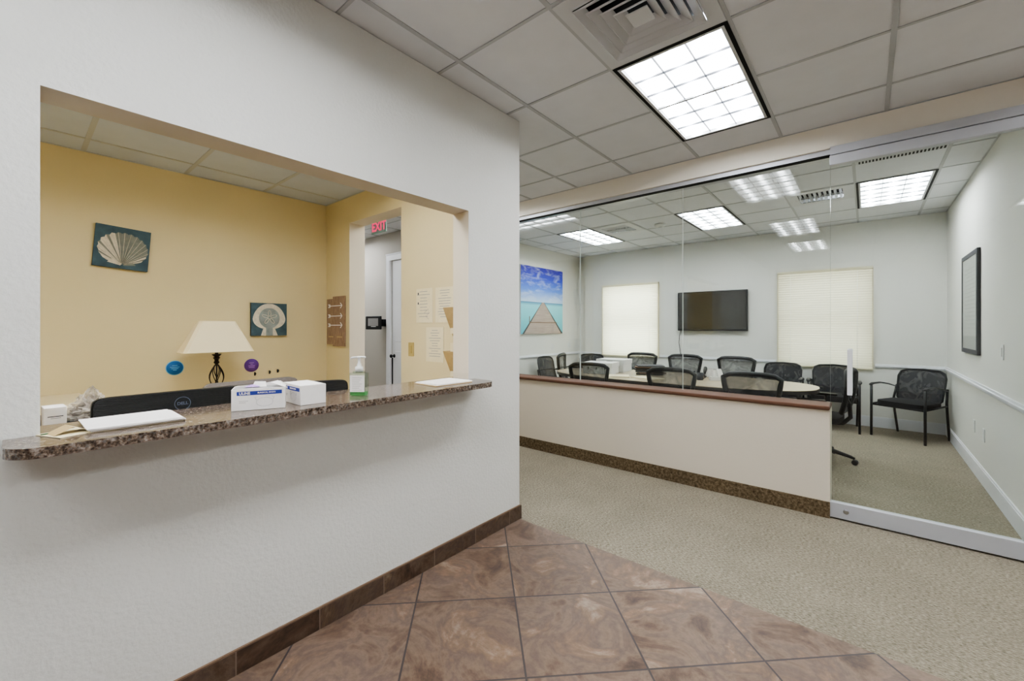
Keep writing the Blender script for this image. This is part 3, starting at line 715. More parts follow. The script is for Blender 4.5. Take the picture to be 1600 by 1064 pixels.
sheets('file_folder', 'cream file folder on the table nearest the middle swivel chair', 'folder', -2.06, 5.03, -.3, .34, .22, .010, 'paper2')
t = thing('document_pile', 'untidy pile of dark folders on the conference table', 'folders', (-2.22, 5.50, TZ), .3)
for k in range(7):
    mb = MB(); mb.box(-.17, .17, -.12, .12, .018 * k, .018 * k + .014, ('black', 'bark', 'inkdark', 'tabledge')[k % 4], T=TR((.02 * math.sin(k * 2.1), .02 * math.cos(k * 1.7), 0), .25 * math.sin(k * 1.3))); mb.obj('folder', t)
t = thing('desk_phone', 'dark desk telephone on the conference table', 'telephone', (-1.50, 5.72, TZ), .3)
mb = MB(); mb.faces([(-.1, -.1, 0), (.1, -.1, 0), (.1, .1, 0), (-.1, .1, 0), (-.1, -.1, .02), (.1, -.1, .02), (.1, .1, .09), (-.1, .1, .09)], [(0, 3, 2, 1), (4, 5, 6, 7), (0, 1, 5, 4), (1, 2, 6, 5), (2, 3, 7, 6), (3, 0, 4, 7)], 'blackmetal'); mb.obj('phone_base', t, bevel=.006)
mb = MB(); mb.tube([(-.075, -.09, .05), (-.075, -.06, .075), (-.075, .06, .10), (-.075, .09, .10)], [.02, .015, .015, .022], 'black', n=10); mb.obj('handset', t)
mb = MB(); 
for i in range(3):
    for j in range(4): mb.cb((.0 + i * .03, -.06 + j * .024, .042 + j * .0168), (.018, .014, .006), 'white')
mb.obj('key', t)
t = thing('tissue_box', 'open tissue box with a crumpled white tissue on the table', 'tissue box', (-1.38, 5.36, TZ), .4)
mb = MB(); mb.box(-.055, .055, -.055, .055, 0, .045, 'paper'); mb.obj('carton', t, bevel=.003)
mb = MB()
mb.grid(lambda u, v: ((.06 + .02 * math.sin(9 * u * 2 * PI)) * math.cos(2 * PI * u) * (1 - v * .3) * 1.3, (.04 + .015 * math.cos(7 * u * 2 * PI)) * math.sin(2 * PI * u) * (1 - v * .6), (.044 + .085 * v) + .01 * math.sin(5 * 2 * PI * u)), 40, 4, 'paper'); mb.obj('tissue', t)
t = thing('mug', 'small dark mug beside the tissue box', 'mug', (-1.52, 5.28, TZ))
mb = MB(); mb.lathe([(.032, 0), (.038, .01), (.038, .085), (.035, .085), (.034, .012)], 'inkdark', n=20); mb.obj('cup', t)
mb = MB(); mb.tube([(.036, 0, .02), (.058, 0, .03), (.06, 0, .055), (.037, 0, .07)], .005, 'inkdark', n=8); mb.obj('handle', t)

# ------------------------------------------------------------------ granite counter
def arc(cx, cy, r, a0, a1, n=8): return [(cx + r * math.cos(a0 + (a1 - a0) * i / n), cy + r * math.sin(a0 + (a1 - a0) * i / n)) for i in range(n + 1)]
xf = -1.700; r = .085; y0, y1 = -.022, 1.882
out = [(WX + .0005, y0)] + arc(xf - r, y0 + r, r, -PI / 2, 0) + arc(xf - r, y1 - r, r, 0, PI / 2) + [(WX + .0005, y1), (WX + .0005, 1.8275), (-2.075, 1.8275), (-2.075, .0505), (WX + .0005, .0505)]
mb = MB(); mb.prism(out, HZ0 + .0005, 1.043, 'granite'); o = mb.obj('granite_counter', bevel=.011, seg=4)
tag(o, 'speckled brown granite counter with rounded ends in the reception opening', 'countertop')
CZ = 1.0435

def maskbox(label, loc, rz, w, d_, h_, opened):
    """w along local x (long printed face at -y)"""
    t = thing('mask_box', label, 'box', loc, rz)
    mb = MB(); mb.box(-w / 2, w / 2, -d_ / 2, d_ / 2, 0, h_, 'paper')
    bd = mb.obj('carton', t, bevel=.0012)
    bx_ = (-w / 2 + .018, w / 2 - .012) if opened else (-w / 2 + .008, w / 2 - .01)
    mb = MB(); mb.box(bx_[0], bx_[1], -d_ / 2 - .0006, -d_ / 2, h_ - .024, h_ - .009, 'blue'); mb.obj('blue_band', t)
    text('ULINE', .0135, 'paper', 'lettering', t, FY(bx_[0] + .026, -d_ / 2 - .0008, h_ - .0168), bold=.0004)
    text('SURGICAL MASKS', .0078, 'paper', 'lettering', t, FY(bx_[0] + .100, -d_ / 2 - .0008, h_ - .0163), bold=.0002)
    mb = MB(); P = [(.020 + .028 * math.cos(a), -d_ / 2 - .0005, .032 + .015 * math.sin(a) - (.004 if math.sin(a) < 0 else 0)) for a in [2 * PI * k / 24 for k in range(24)]]
    mb.tube(P, .0004, 'ink', n=5, closed=True)
    mb.tube([(-.008, -d_ / 2 - .0005, .038), (-.014, -d_ / 2 - .0005, .05), (-.006, -d_ / 2 - .0005, .048)], .0004, 'ink', n=5); mb.tube([(.048, -d_ / 2 - .0005, .038), (.054, -d_ / 2 - .0005, .05), (.046, -d_ / 2 - .0005, .048)], .0004, 'ink', n=5)
    for k, ww in enumerate((.03, .022)): mb.box(-.066, -.066 + ww, -d_ / 2 - .0004, -d_ / 2, .036 - k * .006, .0372 - k * .006, 'ink')
    mb.obj('mask_drawing', t)
    if opened:
        mb = MB(); mb.box(-w / 2 + .004, w / 2 - .004, -d_ / 2 + .004, d_ / 2 - .004, h_ - .001, h_ + .0006, 'ink'); mb.obj('opening', t)
        for pts in ([(-w / 2, d_ / 2, h_), (w / 2, d_ / 2, h_), (w / 2 - .02, d_ / 2 + .002, h_ + .016), (w / 2 - .05, d_ / 2, h_ + .014), (-.02, d_ / 2, h_ + .004), (-w / 2 + .01, d_ / 2, h_ + .003)],
                    [(-.028, -.005, h_), (.024, -.005, h_), (.020, .012, h_ + .020), (-.018, .012, h_ + .022)],
                    [(w / 2, -d_ / 2, h_), (w / 2, d_ / 2, h_), (w / 2 - .03, d_ / 2 - .02, h_ + .02), (w / 2 - .055, .0, h_ + .017)]):
            mb = MB(); mb.poly(pts, 'paper'); mb.obj('flap', t, solid=.001)
        mb = MB(); mb.grid(lambda u, v: (-.05 + .05 * u, -.02 + .03 * v, h_ + .004 + .008 * math.sin(PI * u) * math.sin(PI * v)), 6, 4, 'lilac'); mb.obj('mask', t)
    else:
        mb = MB(); mb.box(-w / 2 + .001, w / 2 - .001, -d_ / 2 + .0005, d_ / 2 - .0005, h_, h_ + .0015, 'paper'); mb.obj('lid', t)
    return t
# open box: front edge from (-1.862,.536) to (-1.791,.705)
fx, fy = -1.862, .536; gx_, gy_ = -1.791, .705; a = math.atan2(gy_ - fy, gx_ - fx); W_ = math.hypot(gx_ - fx, gy_ - fy); nx_, ny_ = -math.sin(a), math.cos(a)
cxm, cym = (fx + gx_) / 2 + nx_ * .05, (fy + gy_) / 2 + ny_ * .05
maskbox('open white mask box with torn flaps on the counter, blue band facing out', (cxm, cym, CZ), a, W_, .10, .083, True)
a2 = math.atan2(.0, 1) + .06
maskbox('closed white mask box on the counter between the open box and the sanitizer', (-1.783 - .092, .767 + .053 - .004, CZ), -.02, .184, .106, .080, False)

# sanitizer
t = thing('sanitizer_bottle', 'clear pump bottle of hand sanitizer on the granite counter', 'bottle', (-1.845, 1.058, CZ), .7)
E2 = lambda a_, b_: superell(a_, b_, 3.2, 32)
mb = MB(); mb.prism(E2(.043, .024), .0, .108, 'bottle', smooth=True); mb.prism(E2(.028, .018), .108, .116, 'bottle', smooth=True); mb.obj('bottle_body', t, bevel=.004)
mb = MB(); mb.prism(E2(.040, .0215), .003, .020, 'gel', smooth=True); mb.obj('gel', t)
mb = MB(); mb.box(-.034, .034, -.0252, -.0246, .020, .098, 'paper')
for k in range(7): mb.box(-.024, .022 - .006 * (k % 3), -.0256, -.0252, .085 - k * .0095, .0865 - k * .0095, 'ink')
mb.obj('label', t)
mb = MB(); mb.lathe([(.018, .112), (.018, .136), (.010, .140), (.010, .150), (.006, .152), (.006, .176), (.009, .178), (.009, .184)], 'white', n=20); mb.tube([(.03, 0, .1815), (0, 0, .183), (-.034, 0, .180), (-.038, 0, .174)], .0045, 'white', n=8); mb.obj('pump', t)

# papers on counter
t = thing('papers_on_counter', 'stack of white papers at the right end of the granite counter', 'papers', (-1.885, 1.615, CZ), 1.53)
for k, (w_, m_) in enumerate(((.268, 'kraft'), (.262, 'paper'), (.258, 'paper'))):
    mb = MB(); mb.box(-w_ / 2, w_ / 2, -.10, .10, .003 * k + .0002, .003 * k + .0028, m_, T=TR((.008 * k, .004 * k, 0), .03 * k)); mb.obj('sheet', t)
t = thing('papers_on_counter', 'long stack of white papers in front of the large monitor', 'papers', (-1.915, .262, CZ), PI / 2)
for k in range(5):
    w_ = .235; mb = MB(); mb.box(-w_ / 2, w_ / 2, -.108, .11, .0028 * k + .0002, .0028 * k + .0027, 'paper2' if k == 0 else 'paper', T=TR((.006 * math.sin(k), .004 * math.cos(k), 0), .015 * math.sin(k * 2.))); mb.obj('sheet', t)
t = thing('greeting_card', 'cream cards with a green leaf print at the left end of the counter', 'card', (-1.855, .108, CZ), .4)
mb = MB(); mb.box(-.07, .05, -.045, .05, .0002, .002, 'paper2'); mb.obj('card', t)
mb = MB(); mb.poly([(-.05, -.03, .002), (.01, -.04, .002), (.02, .0, .022), (-.04, .01, .022)], 'kraft'); mb.poly([(.02, .0, .022), (-.04, .01, .022), (-.03, .045, .004), (.03, .035, .004)], 'paper2'); mb.obj('folded_card', t, solid=.001)
mb = MB(); mb.prism(superell(.006, .014, 2, 16, -.045, -.03), .0022, .0045, 'green'); mb.obj('leaf_print', t)

# ------------------------------------------------------------------ reception furniture
t = thing('reception_desk', 'work desk running behind the granite counter', 'desk', (WI - .38, .75, 0))
mb = MB(); mb.box(-.35, .37, -1.3, 1.25, .71, .74, 'cream'); mb.obj('worktop', t, bevel=.003)
for y in (-1.27, 1.20):
    mb = MB(); mb.box(-.33, .35, y, y + .03, 0.001, .71, 'cream'); mb.obj('side_panel', t)
DZ = .7405
def monitor(label, c, rz, w, top, logo):
    t = thing('monitor', label, 'monitor', (c[0], c[1], DZ), rz)   # back faces +x locally
    zt = top - DZ; hh = .315
    mb = MB(); Tm = Matrix(((0, 0, 1, 0), (1, 0, 0, 0), (0, 1, 0, 0), (0, 0, 0, 1)))
    P = superell(w / 2, hh / 2, 14, 48)
    mb.prism([(x, y + zt - hh / 2) for x, y in P], -.028, .0, 'black', T=Tm)
    mb.prism([(x * .985, (y + zt - hh / 2) * 1. ) for x, y in superell(w / 2 * .99, hh / 2 * .99, 14, 48)], .0, .006, 'ribbed', T=Tm)
    mb.obj('back_shell', t)
    mb = MB(); mb.box(-.0295, -.028, -w / 2 + .012, w / 2 - .012, zt - hh + .02, zt - .012, 'screen'); mb.obj('screen', t)
    mb = MB(); mb.box(-.005, .045, -.035, .035, .008, zt - .20, 'black'); mb.box(.006, .045, -.05, .05, zt - .26, zt - .16, 'black'); mb.box(-.10, .09, -.12, .12, 0.0003, .010, 'black'); mb.obj('stand', t, bevel=.004)
    if logo:
        mb = MB(); P = [(.0068, .027 * math.cos(q), zt - .052 + .027 * math.sin(q)) for q in [2 * PI * k / 32 for k in range(32)]]
        mb.tube(P, .0014, 'logo', n=6, closed=True); mb.obj('emblem_ring', t)
        text('DELL', .017, 'logo', 'emblem_lettering', t, FX(.0068, 0, zt - .052), bold=.0006)
    return t
m, nt, b, oc, xyz = newmat('ribbed_black'); b.inputs['Base Color'].default_value = lin((20, 21, 26)); b.inputs['Roughness'].default_value = .32
wv = nt.nodes.new('ShaderNodeTexWave'); wv.bands_direction = 'Z'; wv.inputs['Scale'].default_value = 55; wv.inputs['Distortion'].default_value = 0; nt.links.new(oc, wv.inputs['Vector'])
bumpn(nt, b, wv.outputs['Fac'], .8, .003); M['ribbed'] = m
M['logo'] = mat('grey_emblem', (112, 120, 142), .35, metal=.4)
monitor('large black monitor behind the long paper stack, ribbed back with round emblem', (-2.215, .459), 0, .55, 1.098, True)
monitor('black monitor partly hidden behind the closed mask box', (-2.26, .945), -.40, .50, 1.083, False)

t = thing('printer', 'low black printer behind the left end of the counter', 'printer', (-2.47, .06, DZ))
mb = MB(); mb.box(-.2, .2, -.18, .17, 0.0003, .20, 'black'); mb.obj('body', t, bevel=.015, seg=3)
mb = MB(); mb.prism(superell(.2, .175, 6, 30, 0, -.005), .20, .255, 'blackmetal', smooth=True); mb.obj('lid', t, bevel=.01)
PZ = DZ + .2555
t = thing('small_carton', 'small white printed carton on the black printer', 'box', (-2.335, .098, PZ), .05)
mb = MB(); mb.box(-.045, .045, -.031, .027, 0.0003, .075, 'paper'); mb.obj('carton', t, bevel=.002)
mb = MB(); mb.box(.045, .0456, -.022, .018, .040, .043, 'inkdark'); mb.box(.045, .0456, -.014, .012, .034, .036, 'ink'); mb.obj('print', t)
t = thing('small_carton', 'brown side carton beside the white one, next to the wall edge', 'box', (-2.40, .02, PZ), .1)
mb = MB(); mb.box(-.04, .04, -.03, .03, 0.0003, .085, 'bark'); mb.obj('carton', t, bevel=.002)
# plastic bag
t = thing('plastic_bag', 'crumpled clear plastic bag of netting on the black printer', 'bag', (-2.425, .195, PZ))
rnd = random.Random(3)
def crump(R, hgt, amp, seed, m, name, nu=28, nv=14, lean=0):
    q = random.Random(seed); ph = [q.uniform(0, 6.28) for _ in range(6)]
    mb = MB()
    def fn(u, v):
        a = 2 * PI * u; rr = R * (math.sin(PI * min(1, v * .85 + .12)) ** .6) * (1 + amp * math.sin(5 * a + ph[0] + 4 * v) + amp * .7 * math.sin(9 * a + ph[1] - 7 * v) + amp * .5 * math.sin(13 * a + ph[2] + 9 * v))
        return (rr * math.cos(a) + lean * v, rr * math.sin(a), .002 + hgt * v + .01 * math.sin(7 * a + ph[3]) * v)
    mb.grid(fn, nu, nv, m, smooth=False); return mb.obj(name, t)
M['net'] = meshfab('netting', (150, 140, 132), .7)
def heap(R, hgt, amp, seed, m, name, nu=36, nv=18):
    q = random.Random(seed); mb = MB()
    J = [[q.uniform(-1, 1) for _ in range(nu)] for _ in range(nv + 1)]
    def fn(u, v):
        i = int(round(u * nu)) % nu; k = int(round(v * nv)); j = J[k][i]
        prof = (1 - v) ** .8 * (1.0 + .25 * math.sin(PI * v)) + .12 * (1 - v)
        a = 2 * PI * u; rr = R * prof * (1 + amp * j + .12 * math.sin(3 * a + seed) * (1 - v)); return (rr * math.cos(a), rr * math.sin(a) + .012 * v, .002 + hgt * v * (1 + amp * .3 * j))
    mb.grid(fn, nu, nv, m, smooth=False); return mb.obj(name, t)
heap(.062, .125, .22, 1, 'film', 'bag_film'); heap(.052, .095, .25, 2, 'net', 'netting'); heap(.040, .065, .3, 5, 'paper', 'paper_content')

t = thing('cream_cabinet', 'cream topped low cabinet against the yellow wall', 'cabinet', (-3.94, -.35, 0))
mb = MB(); mb.box(-.48, .48, -.65, .65, 0.001, .85, 'cream'); mb.obj('body', t, bevel=.004)
mb = MB(); mb.box(-.485, .50, -.67, .66, .85, .885, 'cream'); mb.obj('top_panel', t, bevel=.004)
for y in (-.325, .325):
    mb = MB(); mb.box(.48, .498, y - .31, y + .31, .08, .83, 'cream'); dd = mb.obj('door', t, bevel=.003)
    mb = MB(); mb.tube([(.498, y * .2, .70), (.52, y * .2, .70), (.52, y * .2, .58), (.498, y * .2, .58)], .005, 'chrome', n=8); mb.obj('handle', dd)
t = thing('back_desk', 'desk against the yellow wall under the lamp', 'desk', (-4.13, 1.2, 0))
mb = MB(); mb.box(-.295, .30, -.80, .90, .70, .73, 'cream'); mb.obj('worktop', t, bevel=.003)
for y in (-.78, .85):
    mb = MB(); mb.box(-.28, .28, y, y + .03, 0.001, .70, 'cream'); mb.obj('side_panel', t)

# lamp
t = thing('table_lamp', 'table lamp with cream tapered shade and wrought-iron cage base', 'lamp', (-4.13, 1.085, .731))
z0, z1 = .435, .685
mb = MB(); a, b_, c, d_ = .115, .245, .055, .125
def fr(q, e=0):
    x = a + (c - a) * q; y = b_ + (d_ - b_) * q; zz = z0 + (z1 - z0) * q; k = .02
    return [(x - k, -y, zz), (x, -y + k, zz), (x, y - k, zz), (x - k, y, zz), (-x + k, y, zz), (-x, y - k, zz), (-x, -y + k, zz), (-x + k, -y, zz)]
vs = fr(0) + fr(.02) + fr(.5) + fr(.98) + fr(1)
mb.faces(vs, [(i * 8 + k, i * 8 + (k + 1) % 8, (i + 1) * 8 + (k + 1) % 8, (i + 1) * 8 + k) for i in range(4) for k in range(8)], 'shade'); sh = mb.obj('lamp_shade', t, solid=.003)
for q in (.0, 1.):
    mb = MB(); mb.tube(fr(q), .003, 'shade', n=6, closed=True); mb.obj('shade_trim', sh)
mb = MB(); mb.lathe([(.075, .0005), (.075, .012), (.05, .022), (.015, .03), (.012, .12), (.02, .125), (.012, .13)], 'iron', n=20); mb.obj('base', t)
mb = MB()
for k in range(8):
    P = []
    for i in range(17):
        v = i / 16; rr = .008 + .042 * math.sin(PI * v) ** .8; aa = 2 * PI * k / 8 + (1.3 if k % 2 else -1.3) * v; P.append((rr * math.cos(aa), rr * math.sin(aa), .13 + .20 * v))
    mb.tube(P, .0038, 'iron', n=6)
mb.tube([(0, 0, .12), (0, 0, .36)], .006, 'iron', n=8); mb.obj('cage', t)
mb = MB(); mb.lathe([(.01, .33), (.022, .345), (.014, .36), (.016, .37), (.026, .385), (.016, .392), (.036, .412), (.03, .415), (.012, .408), (.012, .445)], 'iron', n=8, smooth=False); mb.obj('candle_cup', t)
mb = MB(); mb.lathe([(.006, .43), (.006, .55), (.025, .57), (.03, .60), (.02, .63)], 'white', n=16); mb.obj('bulb', t)

# grey chair behind desk
t = thing('office_chair', 'grey fabric office chair behind the reception desk', 'chair', (-2.98, 1.06, 0), -PI / 2 + PI)
# local: sitter looks toward -y; rotated so it looks to +x
mb = MB(); mb.prism(superell(.26, .25, 4, 36), .44, .52, 'greyfab', smooth=True); mb.obj('seat', t, bevel=.02, seg=3)
mb = MB()
def backf(u, v):
    a = 2 * PI * v
    x = -.29 + .58 * u; e = min(1, 12 * min(u, 1 - u) + .0) ** .5
    return (x, .24 + .045 * e * math.cos(a) + .0, .79 + (.215) * (.9 + .1 * e) * max(-1, min(1, 1.25 * math.sin(a))) + .02 * math.cos(a) * 0)
mb.grid(backf, 24, 20, 'greyfab'); mb.faces([backf(0, k / 20) for k in range(20)], [tuple(range(20))], 'greyfab'); mb.faces([backf(1, k / 20) for k in range(20)], [tuple(range(20))], 'greyfab'); mb.obj('backrest', t)
mb = MB(); mb.lathe([(.03, .09), (.03, .27), (.02, .27), (.02, .44)], 'blackmetal', n=16); mb.tube([(0, .1, .43), (0, .27, .45), (0, .30, .62)], .02, 'black', n=8); mb.obj('gas_lift', t)
for k in range(5):
    a = 2 * PI * k / 5; c_, s_ = math.cos(a), math.sin(a)
    mb = MB(); mb.tube([(c_ * .02, s_ * .02, .11), (c_ * .17, s_ * .17, .10), (c_ * .31, s_ * .31, .062)], [.026, .02, .013], 'blackmetal', n=8); mb.lathe([(.022, -.02), (.027, -.012), (.027, .012), (.022, .02)], 'black', n=14, T=TR((c_ * .31, s_ * .31, .028), rz=a) @ Matrix.Rotation(PI / 2, 4, 'X')); mb.obj('leg', t)

# ------------------------------------------------------------------ yellow wall art
def canvas(name, label, y, z, w, h_, rot):
    t = thing(name, label, 'picture', (BX, y, z)); t.rotation_euler = (rot, 0, 0)
    mb = MB(); mb.box(.001, .030, -w / 2, w / 2, -h_ / 2, h_ / 2, 'teal', fm={'-y': 'tealedge', '+y': 'tealedge', '-z': 'tealedge', '+z': 'tealedge'}); mb.obj('canvas', t); return t
t = canvas('shell_picture', 'teal canvas of a scallop shell, hung tilted on the yellow wall', .541, 1.981, .318, .318, -.07)
mb = MB(); by_, bz = .005, -.132; n = 17
for k in range(n):
    a0 = PI * (.09 + .82 * k / n); a1 = PI * (.09 + .82 * (k + 1) / n); am = (a0 + a1) / 2
    def rad(a):
        ca, sa = math.cos(a), math.sin(a); A_, B_, c0_ = .148, .128, .126
        qa = ca * ca / A_ ** 2 + sa * sa / B_ ** 2; qb = -2 * sa * c0_ / B_ ** 2; qc = c0_ ** 2 / B_ ** 2 - 1
        return (-qb + math.sqrt(max(0, qb * qb - 4 * qa * qc))) / (2 * qa)
    def pt(a, r_, x): return (x, by_ - r_ * math.cos(a), bz + r_ * math.sin(a))
    m_ = 'shellw' if k < 7 or k in (15, 16) else 'shelld'
    mb.poly([pt(am, .01, .0310), pt(a0, rad(a0) * .95, .0306), pt(am, rad(am), .0318), ], m_)
    mb.poly([pt(am, .01, .0310), pt(am, rad(am), .0318), pt(a1, rad(a1) * .97, .0306)], 'shelld' if k > 6 or k % 2 else 'shellw')
    mb.tube([pt(am, .015, .032), pt(am, rad(am) * .98, .032)], [.0008, .0022], 'shellw', n=4)
mb.poly([(.0315, by_ - .06, bz + .045), (.0315, by_ - .085, bz + .012), (.0315, by_ - .01, bz - .004), (.0315, by_, bz + .01)], 'shellw')
mb.poly([(.0315, by_ + .06, bz + .03), (.0315, by_ + .08, bz + .008), (.0315, by_ + .01, bz - .004), (.0315, by_, bz + .01)], 'shelld')
mb.obj('shell_print', t)
t = canvas('sand_dollar_picture', 'teal canvas of a pale sand dollar beside the lamp', 1.587, 1.444, .316, .312, 0)
mb = MB()
D_ = [(.145 * math.copysign(abs(math.cos(a)) ** .9, math.cos(a)), .0 + .146 * math.sin(a) if math.sin(a) > 0 else .10 * math.sin(a)) for a in [2 * PI * k / 60 for k in range(60)]]
D_ = [(x * (1 - .12 * max(0, z / .146)), z) for x, z in D_]
mb.poly([(.0305, x, z + .005) for x, z in D_], 'shellw')
mb.poly([(.0305, -.075, -.155), (.0305, .075, -.155), (.0305, .05, -.09), (.0305, -.055, -.09)], 'shellw')
mb.poly([(.0309, .092 * math.cos(a), .012 + .098 * math.sin(a)) for a in [2 * PI * k / 40 for k in range(40)]], 'dollar')
mb.poly([(.0310, -.03, -.155), (.0310, .03, -.155), (.0310, .03, -.06), (.0310, -.03, -.06)], 'dollar')
for k in range(5):
    a = PI / 2 + 2 * PI * k / 5; ca, sa = math.cos(a), math.sin(a); P = []
    for i in range(20):
        q = 2 * PI * i / 20; u, v = .040 + .028 * math.cos(q), .012 * math.sin(q); P.append((.0322, u * ca - v * sa, .018 + u * sa + v * ca))
    mb.tube(P, .0028, 'shellw', n=5, closed=True)
mb.obj('sand_dollar_print', t)
def disc(name, label, y, z, m_, rim, m2, lines):
    t = thing(name, label, 'sticker', (BX, y, z))
    mb = MB(); mb.lathe([(.0615, .0005), (.0615, .003)], rim, n=40, T=TR((0, 0, 0), ry=PI / 2)); mb.lathe([(.056, .003), (.056, .0035)], m_, n=40, T=TR((0, 0, 0), ry=PI / 2)); mb.obj('disc', t)
    mb = MB()
    for k, (w_, zz) in enumerate(lines): mb.box(.0035, .0042, -w_, w_, zz - .0025, zz + .0025, m2)
    mb.obj('small_print', t)
disc('wall_sticker', 'round blue sticker on the yellow wall left of the lamp', .867, 1.028, 'stickerblue', 'stickerrim', 'stickerrim', [(.018, .02), (.032, .006), (.024, -.006), (.012, -.018)])
disc('wall_sticker', 'round purple sticker on the yellow wall right of the lamp', 1.442, 1.010, 'purple', 'purple', 'lilac', [(.02, .024), (.01, .010), (.028, -.004), (.024, -.018)])
for i, (u_, v_) in enumerate(((1.468, .930), (1.596, .936), (1.670, .942))):
    mb = MB(); mb.lathe([(.004, .0), (.004, .012), (.008, .014), (.008, .022)], 'black', n=12, T=TR((BX + .0005, u_, v_), ry=PI / 2)); mb.box(BX + .004, BX + .012, u_ - .006, u_ + .006, v_ - .018, v_ + .014, 'black')
    o = mb.obj('wall_hook', origin=(BX, u_, v_)); tag(o, ('small black hook on the yellow wall nearest the purple sticker', 'small black hook on the yellow wall, middle of three', 'small black hook on the yellow wall, rightmost of three')[i], 'hook', 'black hooks above the grey chair')
t = thing('wooden_sign', 'brown barn-wood plank sign painted with white arrows', 'wall sign', (-4.19, DY, 1.425))
mb = MB()
for k, (x0, x1, zt, zb) in enumerate(((-.19, -.065, .24, -.235), (-.063, .06, .262, -.252), (.062, .172, .262, -.25))): mb.box(x0, x1, -.022, -.002, zb, zt, 'plank')
mb.obj('planks', t, bevel=.003)
mb = MB()
for z, d_ in ((.165, 1), (.06, 1), (-.035, 1)):
    mb.box(-.135, .125, -.0245, -.022, z - .004, z + .004, 'paper')
    for s in (-1, 1): mb.box(0, .045, -.0245, -.022, -.004, .004, 'paper', T=TR((.135, 0, z)) @ Matrix.Rotation(s * 2.5, 4, 'Y'))
    for q in (0, .015, .03):
        for s in (-1, 1): mb.box(0, .03, -.0245, -.022, -.003, .003, 'paper', T=TR((-.13 + q, 0, z)) @ Matrix.Rotation(s * 2.5, 4, 'Y'))
mb.box(-.14, -.05, -.0245, -.022, -.16, -.15, 'kraft'); mb.box(.03, .13, -.0245, -.022, -.16, -.15, 'kraft')
mb.obj('arrow', t)
def notice(label, x0, x1, z0, z1, rows, dk=False):
    t = thing('paper_notice', label, 'paper notice', ((x0 + x1) / 2, DY, (z0 + z1) / 2)); w, h_ = (x1 - x0) / 2, (z1 - z0) / 2
    mb = MB(); mb.box(-w, w, -.003, .0002, -h_, h_, 'paper2' if not dk else 'paper2'); mb.obj('sheet', t)
    mb = MB(); q = random.Random(len(label))
    for k in range(rows):
        z = h_ * .82 - k * 1.64 * h_ / rows; a = q.uniform(.3, .8); o_ = 0 if not dk else -.1 * w
        mb.box(-w * a + o_, w * a + o_, -.0034, -.003, z - .0022, z + .0022, 'ink')
    if dk:
        for z in (.10, .02): mb.cb((-w * .75, -.0032, z), (.014, .0006, .018), 'inkdark')
        mb.tube([(.0, -.0034, -.06), (.05, -.0034, -.03), (.06, -.0034, -.06), (.02, -.0034, -.09), (.06, -.0034, -.11)], .0012, 'ink', n=5)
    mb.obj('faint_writing', t); return t
notice('paper notice with sketches taped to the yellow wall, upper left of the group', -2.864, -2.655, 1.405, 1.685, 9, True)
notice('paper notice on the yellow wall, upper right, partly behind the file pocket', -2.617, -2.40, 1.405, 1.682, 11)
notice('paper notice on the yellow wall, single lower one', -2.735, -2.520, 1.092, 1.368, 11)
def pocket(label, z):
    t = thing('wall_file_pocket', label, 'file pocket', (-2.415, DY, z))
    mb = MB(); mb.faces([(0, -.001, 0), (0, -.10, .215), (0, -.001, .215), (.30, -.001, 0), (.30, -.10, .215), (.30, -.001, .215)], [(0, 1, 2), (3, 5, 4), (0, 3, 4, 1), (0, 2, 5, 3)], 'kraft'); mb.obj('pocket', t, solid=.002)
    mb = MB(); mb.box(.004, .29, -.03, -.012, .02, .275, 'paper2'); mb.obj('file_papers', t); return t
pocket('tan wall file pocket by the jamb, upper one', 1.300); pocket('tan wall file pocket by the jamb, lower one', .975)

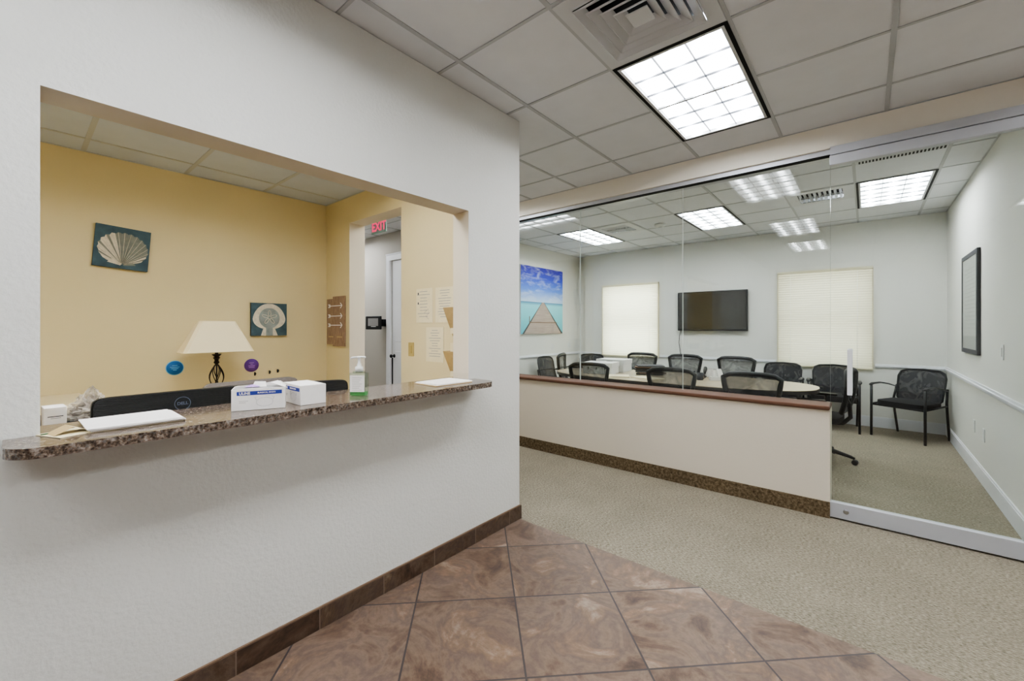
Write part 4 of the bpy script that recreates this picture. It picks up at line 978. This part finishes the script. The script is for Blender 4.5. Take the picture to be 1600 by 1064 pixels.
# hall objects
t = thing('wall_tablet', 'black framed tablet on an angled bracket in the hallway', 'tablet', (-5.90, GY - .13, 1.445), .25)
mb = MB(); mb.box(-.17, .15, -.015, .012, -.11, .10, 'black'); mb.obj('bezel', t, bevel=.012, seg=3)
mb = MB(); mb.box(-.115, .095, -.0165, -.0145, -.055, .065, 'ink'); mb.box(-.05, .05, -.0175, -.0165, -.068, -.06, 'white'); mb.obj('screen', t)
mb = MB(); mb.box(.02, .17, .012, .085, -.06, .05, 'blackmetal'); mb.obj('bracket', t)
t = thing('exit_sign', 'exit sign with pink-red letters hanging from the hallway ceiling', 'sign', (-4.755, 3.0, 2.655))
mb = MB(); mb.box(-.165, .165, -.006, .006, -.085, .085, 'exitplate'); mb.obj('plate', t, bevel=.002)
text('EXIT', .155, 'exit', 'lettering', t, FY(.01, -.0075, -.005), ext=.001, bold=.004)
mb = MB(); mb.box(-.17, .17, -.02, .02, .085, .11, 'alu'); mb.box(-.06, .06, -.03, .03, .11, H - 2.655 - .001, 'alu'); mb.obj('mounting_bracket', t)

# ------------------------------------------------------------------ light
def area(name, loc, rot, sx, sy, e, col=(1, 1, 1)):
    l = bpy.data.lights.new(name, 'AREA'); l.shape = 'RECTANGLE'; l.size = sx; l.size_y = sy; l.energy = e; l.color = col
    o = bpy.data.objects.new(name, l); COL.objects.link(o); o.location = loc; o.rotation_euler = rot; return o
area('daylight_left_window', (-3.48, CY + .55, 1.6), (-PI / 2, 0, 0), 1.6, 1.8, 42, (1, .985, .92))
area('daylight_right_window', (-.49, CY + .55, 1.6), (-PI / 2, 0, 0), 1.6, 1.8, 16, (1, .96, .84))
w = bpy.data.worlds.new('world'); S.world = w; w.use_nodes = True
bg = w.node_tree.nodes['Background']; sk = w.node_tree.nodes.new('ShaderNodeTexSky'); sk.sky_type = 'HOSEK_WILKIE' if False else 'PREETHAM'
w.node_tree.links.new(sk.outputs[0], bg.inputs[0]); bg.inputs[1].default_value = .3

S.view_settings.view_transform = 'AgX'; S.view_settings.look = 'AgX - Medium High Contrast'; S.view_settings.exposure = 1.2

# ------------------------------------------------------------------ camera
cam = bpy.data.cameras.new('camera'); co = bpy.data.objects.new('camera', cam); COL.objects.link(co); S.camera = co
cam.sensor_width = 36; cam.lens = 36 * 656.33 / 1600; cam.clip_start = .02
co.location = (0, 0, 1.3665); co.rotation_euler = (PI / 2, 0, .7010)
cam.shift_y = -(532 - 511.66) / 1600
